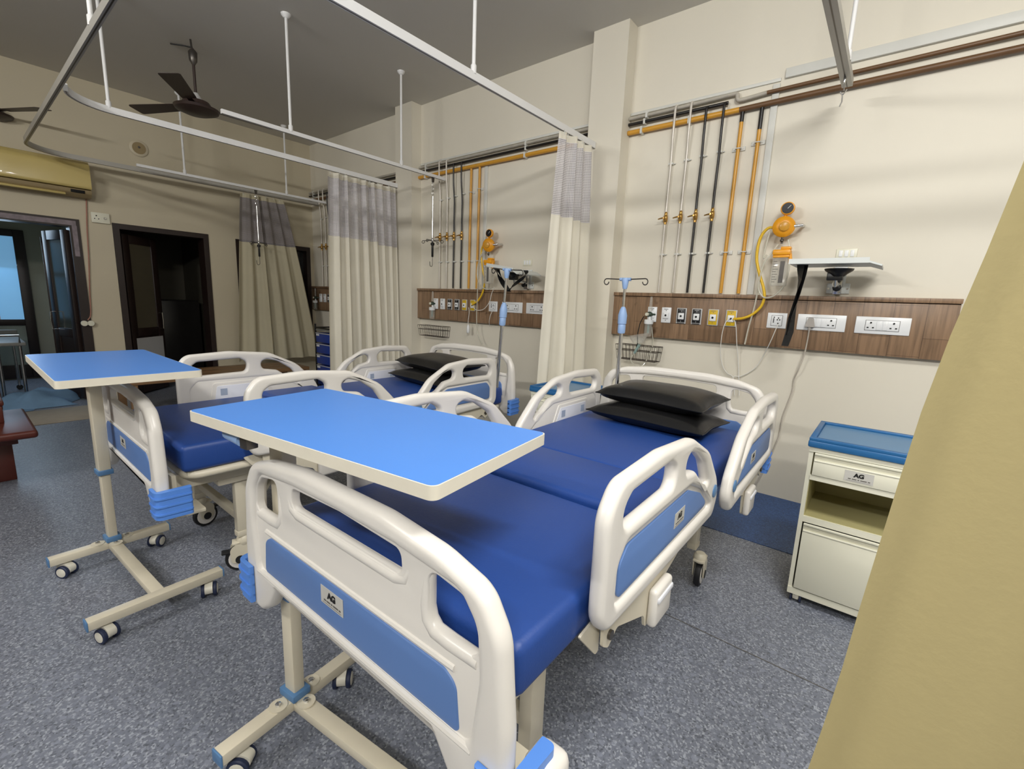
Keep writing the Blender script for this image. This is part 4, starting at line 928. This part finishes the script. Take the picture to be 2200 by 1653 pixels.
# ------------------------------------------------------------------ monitor shelves
def monitor_shelf(dx, nm, rz, tilt, straps):
    t = thing('monitor_shelf', 'white swivel monitor shelf with black strap on the wall of the %s' % nm, 'shelf', (-.30+dx, W, 1.60), 0, 'monitor shelves')
    mt = Matrix.Translation((-.0, -.24, .02)) @ Matrix.Rotation(rz, 4, 'Z') @ Matrix.Rotation(tilt, 4, 'Y')
    f = B(); f.prism([(-.235, 0), (.155, 0), (.215, -.022), (.213, -.030), (.153, -.010), (-.235, -.010)], -.15, .15, lambda a, b2, h: tuple(mt @ Vector((a, h, b2)))); f.box((-.235, -.153, -.012), (.155, -.148, .018), mtx=mt)
    tr = f.build('tray', 'tray_white', t, 20)
    f = B(); f.lathe([(.075, .010), (.070, .022), (.045, .040), (.03, .055)], mt @ Vector((0.01, 0, -.022)), mt.to_3x3() @ Vector((0, 0, -1)), 18); f.box((-.045, -.262, -.080), (.035, -.215, -.035), .004); f.build('ball_mount', 'strap_black', t)
    f = B(); f.cyl((0, -.24, -.07), (0, -.22, -.115), .010, n=10); f.cyl((0, -.23, -.10), (0, -.03, -.10), .016, n=12); f.box((-.022, -.06, -.155), (.022, -.012, -.03), .003); f.build('swing_arm', 'chrome', t)
    f = B(); f.box((-.062, -.012, -.150), (.062, 0, -.085), .003); f.box((-.034, -.014, -.15), (.034, 0, .03), .003); br = f.build('wall_bracket', 'tray_white', t)
    f = B()
    for q in (-.05, .05): f.cyl((q, -.016, -.118), (q, -.011, -.118), .007, n=8)
    f.build('bolts', 'chrome', br)
    f = B(); f.lathe([(.010, 0), (.010, .02), (.024, .022), (.024, .036), (.016, .04)], (0, -.06, -.115), (0, -1, 0), 8); f.build('clamp_knob', 'strap_black', t)
    for st in straps:
        P_ = [Vector(p) for p in st]; g = B(); vs_ = []; n = len(P_)
        for i, p in enumerate(P_):
            w2 = .021; tw = Vector((math.cos(.5*i), -math.sin(.5*i), 0))*w2
            vs_ += [p-tw, p+tw, p+tw+Vector((.0015, .0025, 0)), p-tw+Vector((.0015, .0025, 0))]
        fs = []
        for i in range(n-1):
            for k in range(4): fs.append((i*4+k, i*4+(k+1) % 4, i*4+4+(k+1) % 4, i*4+4+k))
        fs += [(3, 2, 1, 0), (n*4-4, n*4-3, n*4-2, n*4-1)]
        g.add(vs_, fs).build('strap', 'strap_black', t, 60)
    return t
s1 = [(-.185, -.30, .03), (-.18, -.31, -.02), (-.175, -.31, -.08), (-.18, -.31, -.15), (-.185, -.31, -.24), (-.19, -.31, -.32), (-.19, -.31, -.40), (-.205, -.31, -.49)]
s1b = [(-.165, -.29, .03), (-.165, -.30, -.05), (-.172, -.30, -.16), (-.19, -.30, -.30), (-.198, -.30, -.42)]
monitor_shelf(0, 'near bed', R(0), R(0), [s1, s1b])
def v2(p): q = ony(*p, 3.30); return (q.x-(-.30-2.50), q.y-W, q.z-1.60)
monitor_shelf(-2.50, 'second bed', R(-10), R(8), [smooth([v2((1064, 577)), v2((1072, 595)), v2((1085, 618)), v2((1091, 626))], 3), smooth([v2((1091, 626)), v2((1103, 614)), v2((1122, 598)), v2((1130, 588)), v2((1129, 581))], 3), smooth([v2((1069, 578)), v2((1080, 603)), v2((1093, 627))], 3)])
for (x, nm) in ((-.285, 'near'), (-2.83, 'second')):
    t = thing('wall_switch', 'small white switch plate on the wall just behind the %s bed monitor shelf' % nm, 'switch', (x, W, 1.70), 0, 'switch plates behind the shelves')
    B().box((-.055, -.008, -.03), (.055, 0, .03), .003).build('plate', 'socket_cream', t)
    for q in (-.03, 0, .03): B().box((q-.010, -.012, -.02), (q+.010, -.007, .02), .002).build('rocker_switch', 'socket_white', t)

# ------------------------------------------------------------------ cables
def cord(name, label, pts, r, m, cat='cable', ends=None):
    t = thing(name, label, cat, (0, 0, 0)); B().tube(smooth(pts, 8), r, 8).build('cord_run', m, t, 60)
    if ends: ends(t)
    return t
def plug(t, p=Vector((-.4135, W-.075, 1.262))):
    f = B(); f.prism(rpoly([(-.027, -.03, .006), (.027, -.03, .006), (.014, .03, .01), (-.014, .03, .01)]), 0, .028, lambda x, y, h: (p.x+x, p.y+.015-h, p.z+y)); f.cyl((p.x, p.y, p.z-.03), (p.x-.001, p.y-.002, p.z-.055), .009, .006, n=8); f.build('plug', 'plug_grey', t)
cord('mains_cable', 'grey power cable and plug from the near wide socket down the wall', [Vector((-.4135, W-.078, 1.215))]+[ony(*p, W-.055) for p in ((1734, 735), (1727, 765), (1715, 795))]+[ony(*p, W-.02) for p in ((1706, 815), (1703, 838), (1692, 868), (1682, 895), (1676, 925), (1668, 952))]+[(-.56, W-.04, .2), (-.62, W-.06, .03)], .0045, 'cord_grey', ends=plug)
cord('thin_cable', 'thin white cable hanging from the near small square socket', [ony(1672, 697, W-.055), ony(1668, 705, W-.09), ony(1655, 735, W-.07), ony(1640, 765, W-.02), ony(1625, 788, W-.018), ony(1608, 801, W-.018), ony(1590, 809, W-.02), ony(1575, 812, W-.03), ony(1572, 850, W-.04)], .003, 'cord_white')
cord('thin_cable', 'left of two thin white cables from the near yellow outlet', [ony(1570, 682, W-.07), ony(1558, 695, W-.10), ony(1551, 720, W-.09), ony(1548, 755, W-.05), ony(1552, 785, W-.03), ony(1562, 802, W-.02), ony(1575, 812, W-.02), ony(1578, 850, W-.03)], .003, 'cord_white')
cord('thin_cable', 'right of two thin white cables from the near yellow outlet', [ony(1576, 686, W-.07), ony(1581, 700, W-.10), ony(1583, 740, W-.06), ony(1586, 775, W-.03), ony(1587, 808, W-.02), ony(1588, 850, W-.03)], .003, 'cord_white')
cord('thin_cable', 'short white cable ending in a switch below the second bed yellow outlets', [ony(1007, 661, W-.07), ony(1008, 672, W-.09), ony(1006, 688, W-.08), ony(1006, 698, W-.08)], .0035, 'cord_white', ends=lambda t: B().lathe([(.008, 0), (.016, -.02), (.018, -.08), (.010, -.09)], ony(1006, 698, W-.08), n=10).build('call_switch', 'socket_white', t))
cord('thin_cable', 'white cable curving from the second bed yellow outlet up to its shelf', [ony(1016, 660, W-.07), ony(1025, 667, W-.09), ony(1040, 664, W-.09), ony(1052, 648, W-.09), ony(1056, 632, W-.09), ony(1062, 618, W-.09)], .0035, 'cord_white')
cord('thin_cable', 'thin white cable hanging from the second bed small socket', [ony(1058, 668, W-.06), ony(1053, 680, W-.08), ony(1051, 692, W-.06), ony(1052, 702, W-.02)], .003, 'cord_white')

# ------------------------------------------------------------------ drip hangers hooked on the tracks
def hanger(x, y, label):
    t = thing('drip_hanger', label, 'drip hanger', (x, y, 0), 0, 'drip hangers'); zt = ZR-.015
    B().prism(rpoly([(-.016, zt, 0), (.016, zt, 0), (.010, zt-.05, .004), (-.010, zt-.05, .004)]), -.008, .008, lambda a, b2, h: (h, a, b2)).build('glider', 'steel_dark', t)
    f = B()
    for k in range(3):
        zc = zt-.075-k*.042; pl = [(.011*math.cos(R(a)), .026*math.sin(R(a))) for a in range(0, 360, 36)]
        f.tube([((a if k % 2 else 0), (0 if k % 2 else a), zc+b2) for a, b2 in pl], .003, 6, True)
    f.build('chain', 'chrome', t)
    B().cyl((0, 0, zt-.19), (0, 0, zt-.62), .009, n=10).build('upper_tube', 'chrome', t)
    B().lathe([(.009, -.01), (.015, 0), (.015, .025), (.009, .035)], (0, 0, zt-.655), n=12).build('hook_collar', 'chrome', t)
    for k in range(4):
        a = R(20+90*k); d = Vector((math.cos(a), math.sin(a), 0))
        B().tube([d*.01+Vector((0, 0, zt-.645)), d*.10+Vector((0, 0, zt-.648))]+[d*(.115+.018*math.sin(R(q)))+Vector((0, 0, zt-.660+.013*math.cos(R(q)))) for q in range(0, 330, 40)], .0035, 6).build('bottle_hook', 'steel_dark', t)
    B().lathe([(.010, 0), (.022, .01), (.020, .03), (.012, .035), (.012, .15), (.008, .155)], (0, 0, zt-.665), (0, 0, -1), 12).build('black_grip', 'strap_black', t)
    B().tube([(0, 0, zt-.80), (0, 0, zt-.90)]+[(0, -.018+.018*math.cos(R(q)), zt-.90-.03-.024*math.sin(R(q))+.03) for q in range(0, 200, 30)]+[(0, -.038, zt-.87)], .0035, 6).build('lower_hook', 'steel_dark', t)
    return t
hanger(XI2, 3.44, 'chrome drip hanger with black grip hanging before the second bed risers')
hanger(XI3, 2.66, 'chrome drip hanger hanging before the far olive curtain')
t = thing('drip_hook', 'small chrome hook on the end of the upper right drip track', 'hook', (XI1, 3.22, 0))
B().lathe([(.007, 0), (.010, -.015), (.006, -.03)], (0, 0, ZR-.02), n=10).build('swivel', 'chrome', t)
B().tube([(0, 0, ZR-.05), (.004, 0, ZR-.085)], .0032, 6).build('link_wire', 'chrome', t)
B().tube(smooth([(.016, 0, ZR-.082), (.002, 0, ZR-.105), (-.012, 0, ZR-.09)], 4)+[Vector((0, 0, ZR-.11)), Vector((.002, 0, ZR-.14)), Vector((-.006, 0, ZR-.165))], .0035, 6).build('hook_wire', 'chrome', t)

# ------------------------------------------------------------------ ceiling fans
def fan(x, y, label, a0, rodtop=CE):
    t = thing('ceiling_fan', label, 'ceiling fan', (x, y, 0), 0, 'ceiling fans'); z = 2.90
    B().cyl((0, 0, z+.10), (0, 0, rodtop-.08), .011, n=10).build('down_rod', 'fan_brown', t)
    f = B(); f.lathe([(.012, 0), (.03, .03), (.035, .10), (.02, .12)], (0, 0, rodtop-.21), n=12); f.tube([(0, 0, rodtop-.1), (-.02, 0, rodtop-.05), (-.03, 0, rodtop)], .008, 8); f.build('hanger_bracket', 'steel_dark', t)
    f = B(); f.lathe([(.02, .12), (.055, .06), (.065, .05)], (0, 0, z), n=20); f.build('upper_canopy', 'plate_grey', t)
    f = B(); f.lathe([(.01, -.055), (.10, -.05), (.165, -.025), (.175, -.005), (.12, .015), (.10, .05), (.07, .058)], (0, 0, z), n=28); f.build('motor_housing', 'fan_brown', t)
    for k in range(3):
        a = R(a0+120*k); mt = Matrix.Rotation(a, 4, 'Z') @ Matrix.Translation((0, 0, z+.012)) @ Matrix.Rotation(R(9), 4, 'X')
        f = B(); f.prism(rpoly([(.19, -.055, .01), (.66, -.075, .02), (.66, .075, .03), (.19, .055, .01)]), -.002, .002, lambda p, q, h: tuple(mt @ Vector((p, q, h)))); f.box((.10, -.02, -.004), (.24, .02, .003), mtx=mt); f.build('blade', 'fan_brown', t)
    return t
fan(-5.03, 1.61, 'brown ceiling fan hanging on a thin rod near the far wall', 88)
FP = onz(-26, 246, 2.88)
fan(FP.x, FP.y, 'brown ceiling fan whose hub is cut off at the left edge of the photo', 30)
tag(B().tube([onz(366, 94, CE-.006), onz(380, 96, CE-.010), onz(395, 98, CE-.004), onz(411, 102, CE-.012)], .006, 6).build('ceiling_wire', 'ink_black'), 'short black wire on the ceiling above the far fan', 'wire')

# ------------------------------------------------------------------ far wall fittings
t = thing('air_conditioner', 'yellowed split air conditioner high on the far wall', 'air conditioner', (0, 0, 0))
prof = rpoly([(0, 2.60, .01), (.14, 2.60, .05), (.20, 2.545, .06), (.205, 2.33, .03), (.19, 2.315, .01), (0, 2.315, 0)])
B().prism(prof, .06, 1.125, lambda a, b2, h: (X0+a, h, b2)).build('front_cover', 'ac_cream', t, 30)
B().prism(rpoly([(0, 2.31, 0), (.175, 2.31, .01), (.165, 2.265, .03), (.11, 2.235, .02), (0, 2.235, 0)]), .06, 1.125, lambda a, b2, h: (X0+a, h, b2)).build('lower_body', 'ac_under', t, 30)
f = B(); f.box((X0+.05, .10, 2.255), (X0+.172, .92, 2.275), .004, rot=Matrix.Rotation(R(22), 3, 'Y')); f.build('outlet_flap', 'ac_cream', t)
B().box((X0+.16, .96, 2.268), (X0+.178, 1.07, 2.298), .003).build('display_window', 'hole_black', t)
t = thing('switch_board', 'white three-pin socket board with switch between the two dark doors', 'socket', (X0, 1.20, 2.055))
B().box((0, -.078, -.055), (.025, .078, .055), .004).build('plate', 'socket_cream', t)
f = B(); f.cyl((.024, -.035, .02), (.0265, -.035, .02), .007, n=8)
for q in (-.052, -.018): f.cyl((.024, q, -.012), (.0265, q, -.012), .0055, n=8)
f.build('socket_holes', 'hole_black', t)
B().lathe([(.016, 0), (.014, .008), (.008, .016)], (.024, .038, .0), (1, 0, 0), 12).build('round_switch', 'chrome', t)
cord('hanging_cable', 'pinkish cable hanging from the air conditioner beside the door', [(X0+.01, 1.10, 2.235), (X0+.012, 1.09, 2.1), (X0+.015, 1.075, 1.9), (X0+.015, 1.06, 1.6), (X0+.015, 1.035, 1.25), (X0+.015, 1.02, 1.0), (X0+.02, .99, .93)], .006, 'cord_pink',
     ends=lambda t: B().cyl((X0+.015, .955, .895), (X0+.045, .955, .895), .03, n=12).cyl((X0+.015, 1.01, .895), (X0+.045, 1.01, .895), .03, n=12).build('cable_socket', 'socket_cream', t))
t = thing('round_vent', 'small round vent cap high on the far wall', 'vent', (X0, 1.61, 2.885))
B().lathe([(.085, 0), (.088, .012), (.07, .02)], (0, 0, 0), (1, 0, 0), 22).build('vent_ring', 'wall_far', t)
B().lathe([(.066, 0.0), (.064, .022)], (0, 0, 0), (1, 0, 0), 20).build('vent_cap', 'ac_under', t)
B().ball((.024, 0, .01), .008, .012, .012).build('vent_knob', 'ink_grey', t)

# ------------------------------------------------------------------ far furniture
t = thing('wooden_bench', 'long low brown wooden bench along the far wall under the curtain', 'bench', (0, 0, 0))
for k in range(3): B().box((-6.02+k*.20, .98, .40), (-5.83+k*.20, 2.74, .44), .004).build('seat_board', 'bench_wood', t)
for (x, y) in ((-5.98, 1.04), (-5.47, 1.04), (-5.98, 2.68), (-5.47, 2.68), (-5.47, 1.86), (-5.98, 1.86)): B().box((x-.03, y-.03, 0), (x+.03, y+.03, .40), .003).build('leg', 'bench_wood', t)
t = thing('drawer_trolley', 'black framed trolley with blue drawers beside the far corner panel', 'trolley', (-5.90, 3.08, 0))
f = B()
for (x, y) in ((0, 0), (.42, 0), (0, .40), (.42, .40)): f.cyl((x, y, .05), (x, y, .93 if y == 0 else .88), .012, n=8)
for z in (.10, .88): f.tube([(0, 0, z), (.42, 0, z), (.42, .40, z), (0, .40, z)], .010, 6, True)
f.build('frame', 'strap_black', t)
B().box((.0, .0, .845), (.42, .40, .862), .003).build('top_shelf', 'trolley_grey', t)
for k in range(5):
    z = .12+k*.143; d = B().box((.02, -.005, z), (.40, .39, z+.125), .006).build('drawer', 'drawer_blue', t)
    B().box((.02, -.012, z+.113), (.40, -.004, z+.125), .002).build('drawer_lip', 'plate_grey', d)
    B().box((.03, -.009, z+.085), (.10, -.005, z+.108)).build('drawer_label', 'socket_white', d)
for (x, y) in ((0, 0), (.42, 0), (0, .40), (.42, .40)): B().cyl((x-.012, y, .025), (x+.012, y, .025), .025, n=12).build('wheel', 'tyre_black', t)
t = thing('waiting_bench', 'dark red wooden bench cut off at the left edge', 'bench', (0, 0, 0))
B().box((-4.98, -1.2, .335), (-4.15, .285, .385), .018, 3).build('seat', 'bench_red', t)
f = B(); f.box((-4.95, -1.1, .27), (-4.33, .20, .335), .004); f.build('apron', 'bench_red', t)
for (x, y) in ((-4.88, .10), (-4.48, .13), (-4.88, -1.0), (-4.48, -1.0)): B().box((x-.045, y-.045, 0), (x+.045, y+.045, .28), .006).build('leg', 'bench_red', t)
f = B(); f.box((-5.02, -1.2, .385), (-4.96, .18, .95), .01); f.build('backrest', 'bench_red', t)
f = B(); f.box((-4.95, .10, .50), (-4.50, .17, .535), .01); f.box((-4.56, .11, .385), (-4.50, .16, .50), .006); f.build('armrest', 'bench_red', t)
tag(B().box((-6.75, .30, 0.0), (-6.06, .93, .008), .003).build('door_mat', 'mat_beige'), 'pale beige mat on the floor at the open left doorway', 'mat')
t = thing('steel_trolley', 'grey steel trolley standing in the corridor beyond the open door', 'trolley', (0, 0, 0))
B().box((-8.35, -.55, .62), (-7.45, .52, .66), .01).build('top_shelf', 'trolley_grey', t)
B().box((-8.35, -.55, .66), (-8.31, .52, .74), .01).build('shelf_lip', 'trolley_grey', t)
for (x, y) in ((-8.3, -.5), (-7.5, -.5), (-8.3, .47), (-7.5, .47), (-7.5, .30)):
    l_ = B().cyl((x, y, .05), (x, y, .62), .016, n=10).build('leg', 'chrome', t); B().cyl((x-.015, y, .03), (x+.015, y, .03), .03, n=12).build('wheel', 'tyre_black', l_)
B().tube([(-7.45, -.5, .66), (-7.40, -.5, .74), (-7.40, .47, .74), (-7.45, .47, .66)], .010, 8).build('push_rail', 'chrome', t)
t = thing('cloth_bundle', 'crumpled blue cloth bundle on the floor in the open doorway', 'cloth', (-7.15, .52, 0))
rnd = random.Random(9)
f = B(); f.grid(lambda u, v: ((u-.5)*.55, (v-.5)*.62+.06*math.sin(6*u), max(.004, .16*(math.sin(PI*u)*math.sin(PI*v))**.6*(1+.35*math.sin(11*u+5*v)*math.sin(9*v)))), 20, 20); f.build('folded_cloth', 'cloth_blue', t, 80)
f = B(); f.grid(lambda u, v: (-.32+u*.68, -.42+v*.34+.03*math.sin(9*u), .004+.05*math.sin(PI*u)*math.sin(PI*v)*(1+.5*math.sin(14*u))), 18, 8); f.build('trailing_cloth', 'cloth_blue', t, 80)
tag(B().box((-8.6, 1.75, 0), (-8.0, 2.40, 1.15), .02).build('dark_cupboard', 'pipe_black'), 'dark cupboard seen through the second doorway', 'cupboard')
